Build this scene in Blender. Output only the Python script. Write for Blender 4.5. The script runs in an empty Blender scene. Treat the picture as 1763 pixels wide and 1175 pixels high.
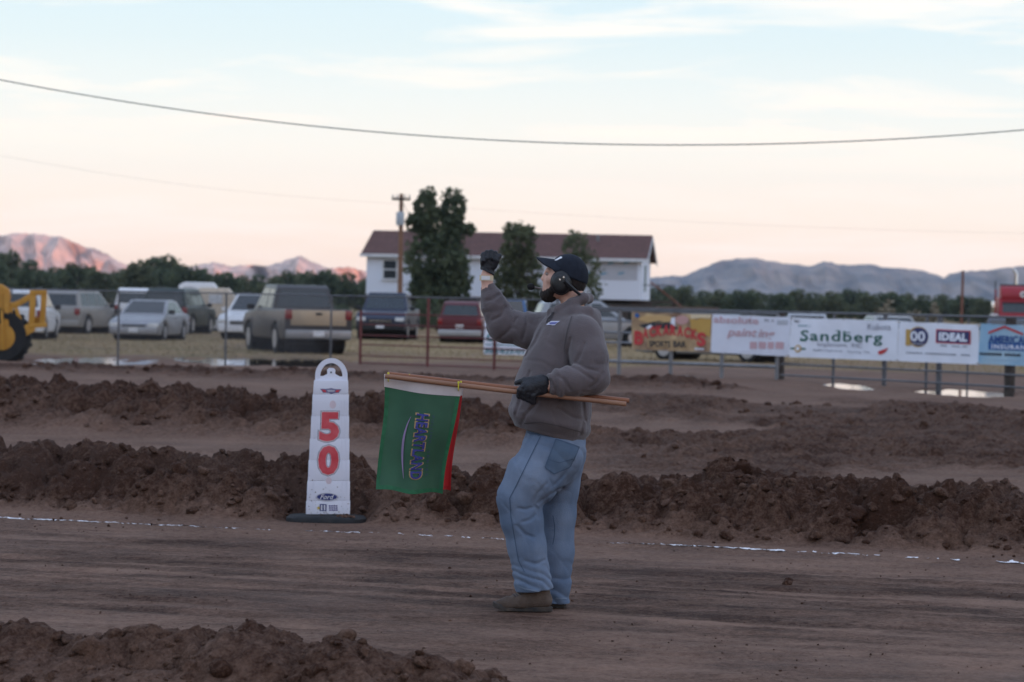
import bpy, bmesh, math, random
import numpy as np
from mathutils import Vector, Matrix
from mathutils.bvhtree import BVHTree

random.seed(7)
rng = np.random.default_rng(11)
scene = bpy.context.scene
C = scene.collection
R = math.radians

# ------------------------------------------------------------------ camera
FPX, CX, CY = 4900.0, 881.5, 587.5          # focal length and centre in photograph pixels
CAM_H, ROLL = 1.6, R(1.2)
PITCH = math.atan(67.5 / FPX)
F_ = Vector((0, math.cos(PITCH), -math.sin(PITCH)))
R0 = Vector((1, 0, 0)); U0 = R0.cross(F_)
RC = R0 * math.cos(ROLL) + U0 * math.sin(ROLL)
UC = U0 * math.cos(ROLL) - R0 * math.sin(ROLL)
CAM = Vector((0, 0, CAM_H))
cam = bpy.data.cameras.new("camera")
cam_o = bpy.data.objects.new("camera", cam)
C.objects.link(cam_o)
cam_o.matrix_world = Matrix(((RC.x, UC.x, -F_.x, CAM.x), (RC.y, UC.y, -F_.y, CAM.y), (RC.z, UC.z, -F_.z, CAM.z), (0, 0, 0, 1)))
cam.sensor_width = 36.0
cam.lens = FPX / 1763.0 * 36.0
cam.clip_start, cam.clip_end = 0.1, 20000
cam.dof.use_dof = True
cam.dof.focus_distance = 14.8
cam.dof.aperture_fstop = 4.6
scene.camera = cam_o

# ------------------------------------------------------------------ dusk sky and the last low sun
SUN_EL, SUN_AZ = R(1.6), R(35)               # sun just above the horizon behind the camera, to its right
world = bpy.data.worlds.new("World")
scene.world = world
world.use_nodes = True
nt = world.node_tree
nt.nodes.clear()
def wn(t, **k):
    n = nt.nodes.new(t)
    for a, b in k.items():
        setattr(n, a, b)
    return n
wout = wn("ShaderNodeOutputWorld"); wbg = wn("ShaderNodeBackground")
sky = wn("ShaderNodeTexSky", sky_type='NISHITA', sun_disc=False)
sky.sun_elevation = SUN_EL
sky.sun_rotation = math.pi - SUN_AZ
sky.air_density, sky.dust_density, sky.ozone_density = 1.0, 1.5, 1.5
tc = wn("ShaderNodeTexCoord"); sep = wn("ShaderNodeSeparateXYZ")
nt.links.new(tc.outputs["Generated"], sep.inputs[0])
ramp = wn("ShaderNodeValToRGB")
SKY = [(0.0, (.90, .64, .51)), (.016, (.96, .77, .63)), (.034, (.94, .83, .71)), (.052, (.86, .83, .76)), (.072, (.72, .77, .77)), (.09, (.60, .71, .76)),
       (.115, (.51, .66, .76)), (.3, (.52, .68, .93)), (1.0, (.42, .54, .80))]
el = ramp.color_ramp.elements
el[0].position, el[0].color = 0.0, (*SKY[0][1], 1)
el[1].position, el[1].color = 1.0, (*SKY[-1][1], 1)
for p, c in SKY[1:-1]:
    e = el.new(p); e.color = (*c, 1)
nt.links.new(sep.outputs[2], ramp.inputs[0])
# thin high cloud, drawn out sideways
mp_ = wn("ShaderNodeMapping"); mp_.inputs["Scale"].default_value = (3.6, 3.6, 30)
nt.links.new(tc.outputs["Generated"], mp_.inputs[0])
cn = wn("ShaderNodeTexNoise"); cn.inputs["Scale"].default_value = 2.4; cn.inputs["Detail"].default_value = 7; cn.inputs["Roughness"].default_value = .55
cn.inputs["Distortion"].default_value = .5
nt.links.new(mp_.outputs[0], cn.inputs[0])
cr = wn("ShaderNodeMapRange"); cr.inputs[1].default_value = .50; cr.inputs[2].default_value = .70
cr.inputs[3].default_value = 0; cr.inputs[4].default_value = .7
nt.links.new(cn.outputs[0], cr.inputs[0])
cm = wn("ShaderNodeMix", data_type='RGBA')
cm.inputs[7].default_value = (1.02, .87, .77, 1)
nt.links.new(cr.outputs[0], cm.inputs[0]); nt.links.new(ramp.outputs[0], cm.inputs[6])
# sum of the gradient above and the physical sky, which carries the glow round the sun
nsc = wn("ShaderNodeVectorMath", operation='SCALE'); nsc.inputs["Scale"].default_value = .09
nt.links.new(sky.outputs[0], nsc.inputs[0])
add = wn("ShaderNodeVectorMath", operation='ADD')
nt.links.new(cm.outputs[2], add.inputs[0]); nt.links.new(nsc.outputs[0], add.inputs[1])
nt.links.new(add.outputs[0], wbg.inputs[0])
wbg.inputs[1].default_value = 1.17
nt.links.new(wbg.outputs[0], wout.inputs[0])

sun = bpy.data.lights.new("sun", 'SUN')
sun.energy, sun.angle, sun.color = 5.0, R(0.53), (1.0, .40, .24)
sun_o = bpy.data.objects.new("sun", sun)
C.objects.link(sun_o)
sdir = Vector((-math.sin(SUN_AZ) * math.cos(SUN_EL), math.cos(SUN_AZ) * math.cos(SUN_EL), -math.sin(SUN_EL)))   # the way the light travels
sun_o.rotation_euler = sdir.to_track_quat('-Z', 'Y').to_euler()
scene.view_settings.view_transform = 'Standard'
scene.view_settings.look = 'None'
scene.view_settings.exposure = 0.1
scene.view_settings.gamma = 1.0
scene.view_settings.use_curve_mapping = False
scene.render.engine = 'CYCLES'
scene.cycles.use_denoising = True
scene.cycles.volume_step_rate = 4
scene.cycles.max_bounces = 6
scene.cycles.volume_bounces = 1
scene.cycles.sample_clamp_indirect = 4

# ------------------------------------------------------------------ helpers
def ray(px, py):
    return F_ + RC * ((px - CX) / FPX) - UC * ((py - CY) / FPX)
def at(px, py, y):                            # the point seen at a pixel, on the upright plane at distance y
    d = ray(px, py)
    return CAM + d * ((y - CAM.y) / d.y)
def onground(px, py, z=0.0):
    d = ray(px, py)
    return CAM + d * ((z - CAM.z) / d.z)

MATS = {}
def mat(name, col, rough=.7, metal=0.0, var=.12, scale=6.0, bump=0.0, bscale=None, spec=.4, col2=None, trans=0.0, coat=0.0, stretch=(1, 1, 1), detail=5, sheen=0.0):
    if name in MATS:
        return MATS[name]
    m = bpy.data.materials.new(name); m.use_nodes = True
    n = m.node_tree; b = n.nodes["Principled BSDF"]
    b.inputs["Roughness"].default_value = rough
    b.inputs["Metallic"].default_value = metal
    b.inputs["Specular IOR Level"].default_value = spec
    if coat: b.inputs["Coat Weight"].default_value = coat
    if sheen: b.inputs["Sheen Weight"].default_value = sheen
    t = n.nodes.new("ShaderNodeTexCoord"); mp = n.nodes.new("ShaderNodeMapping")
    mp.inputs["Scale"].default_value = stretch
    n.links.new(t.outputs["Object"], mp.inputs[0])
    no = n.nodes.new("ShaderNodeTexNoise"); no.inputs["Scale"].default_value = scale; no.inputs["Detail"].default_value = detail
    n.links.new(mp.outputs[0], no.inputs[0])
    mr = n.nodes.new("ShaderNodeMapRange"); mr.inputs[1].default_value = .32; mr.inputs[2].default_value = .68
    n.links.new(no.outputs[0], mr.inputs[0])
    mx = n.nodes.new("ShaderNodeMix"); mx.data_type = 'RGBA'
    c2 = col2 or tuple(min(1, c * (1 + var)) for c in col)
    c1 = col if col2 else tuple(c * (1 - var) for c in col)
    mx.inputs[6].default_value = (*c1, 1); mx.inputs[7].default_value = (*c2, 1)
    n.links.new(mr.outputs[0], mx.inputs[0]); n.links.new(mx.outputs[2], b.inputs["Base Color"])
    if bump:
        n2 = n.nodes.new("ShaderNodeTexNoise"); n2.inputs["Scale"].default_value = bscale or scale * 4; n2.inputs["Detail"].default_value = 4
        n.links.new(mp.outputs[0], n2.inputs[0])
        bp = n.nodes.new("ShaderNodeBump"); bp.inputs["Strength"].default_value = bump; bp.inputs["Distance"].default_value = .02
        n.links.new(n2.outputs[0], bp.inputs["Height"]); n.links.new(bp.outputs[0], b.inputs["Normal"])
    if trans:
        o = n.nodes["Material Output"]; tr = n.nodes.new("ShaderNodeBsdfTranslucent"); ms = n.nodes.new("ShaderNodeMixShader")
        n.links.new(mx.outputs[2], tr.inputs[0]); ms.inputs[0].default_value = trans
        n.links.new(b.outputs[0], ms.inputs[1]); n.links.new(tr.outputs[0], ms.inputs[2]); n.links.new(ms.outputs[0], o.inputs[0])
    MATS[name] = m
    return m

def tag(o, label=None, cat=None, group=None, kind=None):
    if label: o["label"] = label
    if cat: o["category"] = cat
    if group: o["group"] = group
    if kind: o["kind"] = kind
    return o
def empty(name, loc=(0, 0, 0), rz=0.0, label=None, cat=None, group=None):
    o = bpy.data.objects.new(name, None); C.objects.link(o)
    o.location = loc; o.rotation_euler = (0, 0, rz)
    return tag(o, label, cat, group)
def link(name, me, m, parent=None, loc=None, smooth=False):
    o = bpy.data.objects.new(name, me); C.objects.link(o)
    if m is not None and not me.materials:
        for q in (m if isinstance(m, (list, tuple)) else [m]): me.materials.append(q)
    if parent is not None: o.parent = parent
    if loc is not None: o.location = loc
    if smooth: me.shade_smooth()
    return o
def npmesh(name, V, Fq, smooth=True):
    me = bpy.data.meshes.new(name)
    V = np.asarray(V, np.float32); Fq = np.asarray(Fq, np.int32)
    k = Fq.shape[1]
    me.vertices.add(len(V)); me.vertices.foreach_set("co", V.ravel())
    me.loops.add(Fq.size); me.loops.foreach_set("vertex_index", Fq.ravel())
    me.polygons.add(len(Fq)); me.polygons.foreach_set("loop_start", np.arange(0, Fq.size, k, dtype=np.int32))
    me.update(calc_edges=True)
    if smooth: me.shade_smooth()
    return me
def copy_tree(o, parent=None):
    c = o.copy(); C.objects.link(c); c.parent = parent
    for ch in o.children: copy_tree(ch, c)
    return c

class MB:
    """collects shapes into one mesh"""
    def __init__(s): s.v = []; s.f = []
    def add(s, vs, fs):
        k = len(s.v); s.v += [tuple(v) for v in vs]; s.f += [tuple(i + k for i in f) for f in fs]; return s
    def box(s, c, d, rz=0, ry=0, rx=0):
        M = Matrix.Rotation(rz, 3, 'Z') @ Matrix.Rotation(ry, 3, 'Y') @ Matrix.Rotation(rx, 3, 'X')
        vs = [Vector(c) + M @ Vector((x * d[0] / 2, y * d[1] / 2, z * d[2] / 2)) for x in (-1, 1) for y in (-1, 1) for z in (-1, 1)]
        return s.add(vs, [(0, 1, 3, 2), (4, 6, 7, 5), (0, 4, 5, 1), (2, 3, 7, 6), (0, 2, 6, 4), (1, 5, 7, 3)])
    def prism(s, pts, f0, f1):
        """outline pts (2-D), f0/f1 map a 2-D point to the two 3-D sides"""
        n = len(pts)
        vs = [f0(*p) for p in pts] + [f1(*p) for p in pts]
        fs = [tuple(range(n - 1, -1, -1)), tuple(range(n, 2 * n))] + [(i, (i + 1) % n, n + (i + 1) % n, n + i) for i in range(n)]
        return s.add(vs, fs)
    def tube(s, pts, r, n=8, cap=True):
        pts = [Vector(p) for p in pts]; rs = r if isinstance(r, (list, tuple)) else [r] * len(pts)
        vs = []; up = Vector((0, 0, 1))
        for i, p in enumerate(pts):
            d = (pts[min(i + 1, len(pts) - 1)] - pts[max(i - 1, 0)]).normalized()
            a = d.cross(up if abs(d.z) < .9 else Vector((0, 1, 0))).normalized(); b = d.cross(a)
            vs += [p + (a * math.cos(2 * math.pi * k / n) + b * math.sin(2 * math.pi * k / n)) * rs[i] for k in range(n)]
        fs = [(i * n + k, i * n + (k + 1) % n, (i + 1) * n + (k + 1) % n, (i + 1) * n + k) for i in range(len(pts) - 1) for k in range(n)]
        if cap: fs += [tuple(range(n))[::-1], tuple(range((len(pts) - 1) * n, len(pts) * n))]
        return s.add(vs, fs)
    def lathe(s, prof, c, axis='Z', n=24):
        """profile of (radius, height) turned round an axis through c"""
        vs = []
        for r, h in prof:
            for k in range(n):
                a = 2 * math.pi * k / n; x, y = r * math.cos(a), r * math.sin(a)
                p = {'Z': (x, y, h), 'Y': (x, h, y), 'X': (h, x, y)}[axis]
                vs.append(Vector(c) + Vector(p))
        fs = [(i * n + k, i * n + (k + 1) % n, (i + 1) * n + (k + 1) % n, (i + 1) * n + k) for i in range(len(prof) - 1) for k in range(n)]
        fs += [tuple(range(n))[::-1], tuple(range((len(prof) - 1) * n, len(prof) * n))]
        return s.add(vs, fs)
    def build(s, name, m, parent=None, smooth=False, bevel=0, seg=2, loc=None):
        me = bpy.data.meshes.new(name); me.from_pydata(s.v, [], s.f)
        bm = bmesh.new(); bm.from_mesh(me); bmesh.ops.recalc_face_normals(bm, faces=bm.faces)
        if bevel:
            ed = [e for e in bm.edges if len(e.link_faces) == 2 and e.calc_face_angle(0) > .5]
            bmesh.ops.bevel(bm, geom=ed, offset=bevel, segments=seg, profile=.6, affect='EDGES', clamp_overlap=True)
        bm.to_mesh(me); bm.free()
        o = link(name, me, m, parent, loc)
        if smooth or bevel:
            me.shade_smooth()
            me.set_sharp_from_angle(angle=R(40))
        return o

# value noise and cell noise on numpy arrays
def _hash(ix, iy, iz, k=0):
    h = (ix.astype(np.int64) * 374761393 + iy.astype(np.int64) * 668265263 + iz.astype(np.int64) * 2147483647 + k * 1274126177) & 0xffffffff
    h = ((h ^ (h >> 13)) * 1274126177) & 0xffffffff
    h = ((h ^ (h >> 16)) * 2246822519) & 0xffffffff
    return ((h ^ (h >> 15)) & 0xffffff) / float(0xffffff)
def vnoise(x, y, z=None):
    z = np.zeros_like(x) if z is None else z
    ix, iy, iz = np.floor(x), np.floor(y), np.floor(z)
    fx, fy, fz = x - ix, y - iy, z - iz
    fx, fy, fz = [t * t * t * (t * (t * 6 - 15) + 10) for t in (fx, fy, fz)]
    flat = not z.any()
    out = 0
    for dz in ((0,) if flat else (0, 1)):
        wz = 1 if flat else (fz if dz else 1 - fz)
        for dy in (0, 1):
            wy = fy if dy else 1 - fy
            for dx in (0, 1):
                out = out + _hash(ix + dx, iy + dy, iz + dz) * (fx if dx else 1 - fx) * wy * wz
    return out * 2 - 1
def fbm(x, y, z=None, o=4, g=.5):
    s, a, t = 0, 1.0, 0.0
    for i in range(o):
        k = 2.03 ** i
        s = s + a * vnoise(x * k + 17 * i, y * k - 9 * i, None if z is None else z * k + 5 * i); t += a; a *= g
    return s / t
def cells(x, y):
    """distance to the nearest scattered point, and that cell's own random value"""
    ix, iy = np.floor(x), np.floor(y); zz = np.zeros_like(x)
    best = np.full_like(x, 9.0); val = np.zeros_like(x)
    for dx in (-1, 0, 1):
        for dy in (-1, 0, 1):
            cx, cy = ix + dx, iy + dy
            d = np.hypot(cx + _hash(cx, cy, zz, 1) - x, cy + _hash(cx, cy, zz, 2) - y)
            m = d < best
            best = np.where(m, d, best); val = np.where(m, _hash(cx, cy, zz, 3), val)
    return best, val
def sstep(a, b, x):
    t = np.clip((x - a) / (b - a), 0, 1); return t * t * (3 - 2 * t)

# distance-field modelling, for bodies and cloth that run together
def surfnet(f, lo, hi, res):
    lo = np.array(lo, float); hi = np.array(hi, float)
    n = np.ceil((hi - lo) / res).astype(int) + 1
    ax = [lo[i] + np.arange(n[i]) * res for i in range(3)]
    # coarse look first, then only the points that lie near the surface
    cs = 4; nc_ = np.ceil((n - 1) / cs).astype(int) + 1
    CG = np.stack(np.meshgrid(*[lo[i] + np.arange(nc_[i]) * res * cs for i in range(3)], indexing='ij'), -1).reshape(-1, 3)
    CD = f(CG).reshape(nc_)
    nearc = np.abs(CD) < res * cs * 1.9 + .012
    ci = [np.clip(np.round(np.arange(n[i]) / cs).astype(int), 0, nc_[i] - 1) for i in range(3)]
    D = CD[np.ix_(*ci)]
    msk = nearc[np.ix_(*ci)]
    I0 = np.argwhere(msk)
    D = D.copy(); D[msk] = f(lo + I0 * res)
    S = D < 0
    cn_ = n - 1
    acc = np.zeros((*cn_, 3)); cnt = np.zeros(cn_)
    offs = [(i, j, k) for i in (0, 1) for j in (0, 1) for k in (0, 1)]
    def sl(o): return tuple(slice(o[i], o[i] + cn_[i]) for i in range(3))
    for a in offs:
        for ax_ in range(3):
            if a[ax_]: continue
            b = list(a); b[ax_] = 1; b = tuple(b)
            da, db = D[sl(a)], D[sl(b)]
            m = S[sl(a)] != S[sl(b)]
            t = np.where(m, da / np.where(m, da - db, 1), 0)
            for q in range(3):
                acc[..., q] += np.where(m, a[q] + (t if q == ax_ else 0), 0)
            cnt += m
    act = cnt > 0
    idx = np.full(cn_, -1); idx[act] = np.arange(act.sum())
    I = np.argwhere(act)
    V = lo + (I + acc[act] / cnt[act][:, None]) * res
    quads = []
    for ax_ in range(3):
        u, w = (ax_ + 1) % 3, (ax_ + 2) % 3
        s0 = [slice(None)] * 3; s1 = [slice(None)] * 3
        s0[ax_] = slice(0, n[ax_] - 1); s1[ax_] = slice(1, n[ax_])
        m = S[tuple(s0)] != S[tuple(s1)]
        E = np.argwhere(m)
        E = E[(E[:, u] > 0) & (E[:, w] > 0) & (E[:, u] < n[u] - 1) & (E[:, w] < n[w] - 1)]
        ins = S[E[:, 0], E[:, 1], E[:, 2]]
        def g(du, dw):
            e = E.copy(); e[:, u] += du; e[:, w] += dw
            return idx[e[:, 0], e[:, 1], e[:, 2]]
        q = np.stack([g(-1, -1), g(0, -1), g(0, 0), g(-1, 0)], 1)
        q[~ins] = q[~ins][:, ::-1]
        quads.append(q)
    return V, np.concatenate(quads)
def s_cap(P, a, b, ra, rb):
    a = np.array(a, float); b = np.array(b, float)
    ab = b - a; t = np.clip(((P - a) @ ab) / max(ab @ ab, 1e-9), 0, 1)
    return np.linalg.norm(P - a - t[:, None] * ab, axis=1) - (ra + (rb - ra) * t)
def s_ell(P, c, r):
    q = (P - np.array(c, float)); r = np.array(r, float)
    k0 = np.linalg.norm(q / r, axis=1); k1 = np.linalg.norm(q / (r * r), axis=1)
    return k0 * (k0 - 1) / np.maximum(k1, 1e-6)
def smin(a, b, k):
    h = np.clip(.5 + .5 * (b - a) / k, 0, 1)
    return b + (a - b) * h - k * h * (1 - h)
def smax(a, b, k): return -smin(-a, -b, k)
def chain(P, pts, k=.0):
    d = None
    for (a, ra), (b, rb) in zip(pts[:-1], pts[1:]):
        e = s_cap(P, a, b, ra, rb)
        d = e if d is None else (smin(d, e, k) if k else np.minimum(d, e))
    return d
def sdfobj(name, f, lo, hi, res, m, parent=None, loc=None):
    V, Q = surfnet(f, lo, hi, res)
    return link(name, npmesh(name, V, Q), m, parent, loc)

# lettering: the built-in face, laid onto any surface by a mapping
def text_mesh(body, bold=0.0, shear=0.0, space=1.0):
    cu = bpy.data.curves.new("lettering", 'FONT'); cu.body = body; cu.offset = bold; cu.shear = shear; cu.space_character = space
    cu.resolution_u = 3
    o = bpy.data.objects.new("lettering", cu); C.objects.link(o)
    bpy.context.view_layer.update()
    me = bpy.data.meshes.new_from_object(o.evaluated_get(bpy.context.evaluated_depsgraph_get()))
    bpy.data.objects.remove(o); bpy.data.curves.remove(cu)
    co = np.array([v.co[:2] for v in me.vertices])
    lo, hi = co.min(0), co.max(0)
    return me, (co - lo) / (hi - lo)
def lettering(body, fn, m, parent, bold=0.0, shear=0.0, space=1.0, name="lettering"):
    """fn(u, v) -> point; u runs along the words, v up"""
    me, uv = text_mesh(body, bold, shear, space)
    for v, (a, b) in zip(me.vertices, uv): v.co = fn(a, b)
    me.materials.clear(); me.update()
    return link(name, me, m, parent)

# ================================================================== ground
def TS(x, y): return .282 * x + .96 * y, .96 * x - .282 * y
PUDDLES = []          # (x, y, rx, ry) of each pool of standing water
def pud(px0, px1, py0, py1):
    a = onground((px0 + px1) / 2, (py0 + py1) / 2)
    n = onground((px0 + px1) / 2, py1); f = onground((px0 + px1) / 2, py0)
    PUDDLES.append((a.x, (n.y + f.y) / 2, (px1 - px0) / 2 * a.y / FPX, (f.y - n.y) / 2))
pud(1420, 1500, 656, 672); pud(1572, 1748, 668, 683); pud(1168, 1206, 642, 649)
pud(20, 350, 611, 629); pud(280, 645, 612, 630)

MANX, MARKX = at(915, 1052, 14.8).x, at(562, 890, 20.4).x
def ground_h(x, y):
    t, s = TS(x, y)
    n1 = fbm(x * .35, y * .35, o=3)
    far = sstep(75, 130, y)
    h = .03 * n1 * sstep(10, 26, t) * (1 - far)
    h += (.014 * fbm(s * .7, t * 7, o=3) + .006 * fbm(x * 9, y * 9, o=2)) * sstep(8, 10, t) * (1 - sstep(60, 80, y))
    h -= .006 * sstep(.1, .5, vnoise(s * .25, t * 3.2)) * (1 - sstep(18, 19, t))
    # clods: rounded cells at three sizes, each cell at its own height
    x2, y2 = x + .05 * vnoise(x * 9, y * 9), y + .05 * vnoise(x * 9 + 40, y * 9)
    c1, v1 = cells(x2 * 3.2, y2 * 3.2); c2, v2 = cells(x2 * 7.5 + 3, y2 * 7.5); c3, v3 = cells(x2 * 17 + 9, y2 * 17)
    crumb = np.abs(fbm(x * 8, y * 8, o=3, g=.55)) * .05 + .02 * vnoise(x * 30, y * 30)
    clod = crumb - .02 + (.36 - c1 ** 2) * .27 * (.4 + v1) + (.33 - c2 ** 2) * .115 * (.3 + v2) + (.3 - c3 ** 2) * .05 * (.3 + v3)
    # heap along the near edge
    hx = np.interp(x, [-4, -2.6, -2, -1.5, -1.13, -.75, -.35, -.05, .25, .65, 1.0, 1.5, 3], [.14, .16, .20, .15, .26, .21, .17, .12, .04, .10, .03, .02, .05])
    m0 = np.exp(-((t - 10.55) / .42) ** 2)
    h += m0 * (hx + clod * .75 * sstep(.02, .14, hx))
    # first bank, steep on the side of the lane
    w = .12 * fbm(s * 1.3, s * 0 + 3.3, o=3)
    h1 = .29 + .05 * fbm(s * .9, s * 0 + 8.1, o=3) + .10 * np.exp(-((x - 1.75) / .35) ** 2) + .05 * np.exp(-((x - 2.75) / .3) ** 2)
    m1 = sstep(19.0 + w, 19.75 + w, t) * (1 - sstep(20.1 + w, 21.8, t))
    f1 = sstep(18.95 + w, 19.4 + w, t) * (1 - sstep(20.3 + w, 20.9 + w, t))
    h += h1 * m1 + clod * f1 * 1.05
    # second bank, left half; broken ground to its right
    ml = 1 - sstep(-1.0, 2.6, x)
    w2 = .5 * fbm(s * .5, s * 0 + 1.3, o=3)
    m2 = sstep(29.2 + w2, 31.0 + w2, t) * (1 - sstep(31.8 + w2, 35, t))
    h += m2 * ml * (.30 + .12 * fbm(s * .7, s * 0 + 5, o=3)) + clod * 1.3 * m2 * (.15 + ml)
    rough = (1 - ml) * sstep(24, 27, t) * (1 - sstep(46, 52, t)) * sstep(-.22, .2, fbm(x * .45, y * .16 + 4, o=3) + .1)
    h += rough * (clod * .6 + .02)
    # third bank below the fence
    mr = 1 - sstep(3.2, 5.2, x)
    m3 = np.exp(-((t - 53.5) / 1.9) ** 2) * mr
    h += m3 * (.06 + .10 * sstep(0, 2, x) + .08 * fbm(s * .8, s * 0 + 2, o=3)) + clod * .8 * m3
    m4 = np.exp(-((t - 43) / 2.2) ** 2) * (.35 + .65 * sstep(1, 3.5, x))
    h += m4 * (.03 + clod * .4)
    for cx, cy, rx, ry in PUDDLES:
        q = np.hypot((x - cx) / rx, (y - cy) / ry) + .5 * fbm(x * 1.6, y * .45, o=3)
        h = h * sstep(.9, 1.5, q) - .06 * (1 - sstep(.8, 1.05, q))
    for cx, cy, r_ in ((MANX, 14.8, .42), (MARKX, 20.33, .34)):              # trodden flat
        h = h * sstep(.75, 1.35, np.hypot((x - cx) / r_, (y - cy) / (r_ * .85)))
    tone = np.full_like(x, .62)
    tone = tone + .12 * fbm(x * .8, y * .8, o=3)
    strk = fbm(s * .35, t * 4.5, o=3)
    tilled = sstep(13.2 + .19 * x, 13.7 + .19 * x, t + .25 * strk) * (1 - sstep(17.0 - .06 * x, 17.6 - .06 * x, t + .2 * strk))
    tone = tone * (1 - tilled) + tilled * np.clip(.33 + .16 * fbm(x * 3, y * 5, o=3) + .42 * sstep(.12, .6, strk), 0, 1)
    near_grain = (1 - sstep(17, 19, t)) * (.22 * fbm(s * .5, t * 6, o=2) + .25 * fbm(x * 4, y * 7, o=3))
    tone = tone + near_grain
    dark = np.clip(np.maximum.reduce([m0 * sstep(.03, .1, hx), f1, m2 * (ml + .2), rough * .8, m3, m4 * .8]), 0, 1)
    tone = tone * (1 - dark) + .10 * dark
    grass = sstep(71.5, 76, y + 2.5 * fbm(x * .7, y * .3, o=3)) * (1 - .45 * sstep(0, .45, fbm(x * .25 + 3, y * .12, o=4)))
    return h, np.clip(tone, 0, 1), grass

def rows():
    r = [-4000, -1500, -400, -100, -20, 0, 4, 7, 8.5, 9.3]
    def seg(a, b, st): r.extend(np.arange(a, b, st))
    seg(9.6, 11.4, .02); seg(11.4, 18.8, .045); seg(18.8, 20.7, .014); seg(20.7, 24.5, .1); seg(24.5, 29, .06); seg(29, 34.5, .045)
    seg(34.5, 50, .09); seg(50, 58, .07); seg(58, 80, .16); seg(80, 130, .6)
    r.extend(np.geomspace(130, 6000, 36))
    return np.array(r)
tr = rows()
u = np.linspace(-1, 1, 540)
W = np.clip(tr * .245 + 1.6, 5, None)
ext = np.array([1.1, 1.3, 1.8, 3, 6, 14, 40])
def colx(w):
    e = np.minimum(w * ext, 5900 - 10 * np.arange(7)[::-1]); e = np.maximum(e, w * 1.0 + np.arange(1, 8) * .2); e[-1] = 6000
    return np.concatenate([-e[::-1], u * w, e])
GX = np.stack([colx(min(w, 3000)) for w in W])
GY = tr[:, None] / .96 - .29375 * np.clip(GX, -25, 25) * np.where((tr > -30) & (tr < 600), 1, 0)[:, None]
GH, GT, GG = ground_h(GX.ravel(), GY.ravel())
nr, nc = GX.shape
ii = np.arange(nr - 1)[:, None] * nc + np.arange(nc - 1)[None, :]
quads = np.stack([ii, ii + 1, ii + nc + 1, ii + nc], -1).reshape(-1, 4)
gm = npmesh("ground", np.stack([GX.ravel(), GY.ravel(), GH], 1), quads)
for nm, a in (("tone", GT), ("grass", GG)):
    at_ = gm.attributes.new(nm, 'FLOAT', 'POINT'); at_.data.foreach_set("value", a.astype(np.float32))
def GZ(x, y):
    return float(ground_h(np.array([float(x)]), np.array([float(y)]))[0][0])

def mud_material(name, use_grass=True):
    m = bpy.data.materials.new(name); m.use_nodes = True
    n = m.node_tree; b = n.nodes["Principled BSDF"]; L = n.links.new
    def N(t, **k):
        q = n.nodes.new(t)
        for a, c in k.items(): setattr(q, a, c)
        return q
    t = N("ShaderNodeTexCoord")
    def noise(scale, detail=5, rough=.6, vec=None):
        q = N("ShaderNodeTexNoise"); q.inputs["Scale"].default_value = scale; q.inputs["Detail"].default_value = detail; q.inputs["Roughness"].default_value = rough
        L(vec or t.outputs["Object"], q.inputs[0]); return q.outputs[0]
    def mrange(v, a, c, d=0, e=1):
        q = N("ShaderNodeMapRange"); q.inputs[1].default_value = a; q.inputs[2].default_value = c; q.inputs[3].default_value = d; q.inputs[4].default_value = e
        L(v, q.inputs[0]); return q.outputs[0]
    def math_(op, a, c):
        q = N("ShaderNodeMath", operation=op)
        for k, v in enumerate((a, c)):
            if isinstance(v, float): q.inputs[k].default_value = v
            else: L(v, q.inputs[k])
        return q.outputs[0]
    def mix(f, a, c):
        q = N("ShaderNodeMix", data_type='RGBA')
        for k, v in ((0, f), (6, a), (7, c)):
            if isinstance(v, tuple): q.inputs[k].default_value = (*v, 1)
            else: L(v, q.inputs[k])
        return q.outputs[2]
    at1 = N("ShaderNodeAttribute", attribute_name="tone")
    big = noise(1.1, 6); fine = noise(22, 6, .65)
    f = math_('ADD', at1.outputs["Fac"], mrange(big, .3, .7, -.22, .22))
    f = math_('ADD', f, mrange(fine, .3, .7, -.26, .26))
    f = math_('ADD', f, mrange(noise(75, 4, .6), .3, .7, -.16, .16))
    col = mix(mrange(f, 0, 1), (.046, .0210, .0130), (.245, .150, .110))
    col = mix(mrange(noise(.45, 4), .54, .74, 0, .35), col, (.125, .086, .072))          # greyish wetter earth
    if use_grass:
        ag = N("ShaderNodeAttribute", attribute_name="grass")
        gcol = mix(mrange(noise(.55, 5), .38, .62), (.30, .19, .10), (.19, .15, .066))
        gcol = mix(mrange(noise(6, 4), .35, .7, 0, .6), gcol, (.34, .24, .14))
        col = mix(ag.outputs["Fac"], col, gcol)
    L(col, b.inputs["Base Color"])
    L(mrange(noise(2.2, 4), .35, .7, .8, 1.0), b.inputs["Roughness"])
    b.inputs["Specular IOR Level"].default_value = .12
    bp = N("ShaderNodeBump"); bp.inputs["Strength"].default_value = .9; bp.inputs["Distance"].default_value = .04
    hsum = math_('ADD', math_('MULTIPLY', noise(14, 6, .65), 1.0), math_('MULTIPLY', noise(60, 4, .6), .45))
    L(hsum, bp.inputs["Height"]); L(bp.outputs[0], b.inputs["Normal"])
    return m
MUD = mud_material("earth and dry grass")
ground = link("ground", gm, MUD)
tag(ground, kind="structure")

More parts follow.
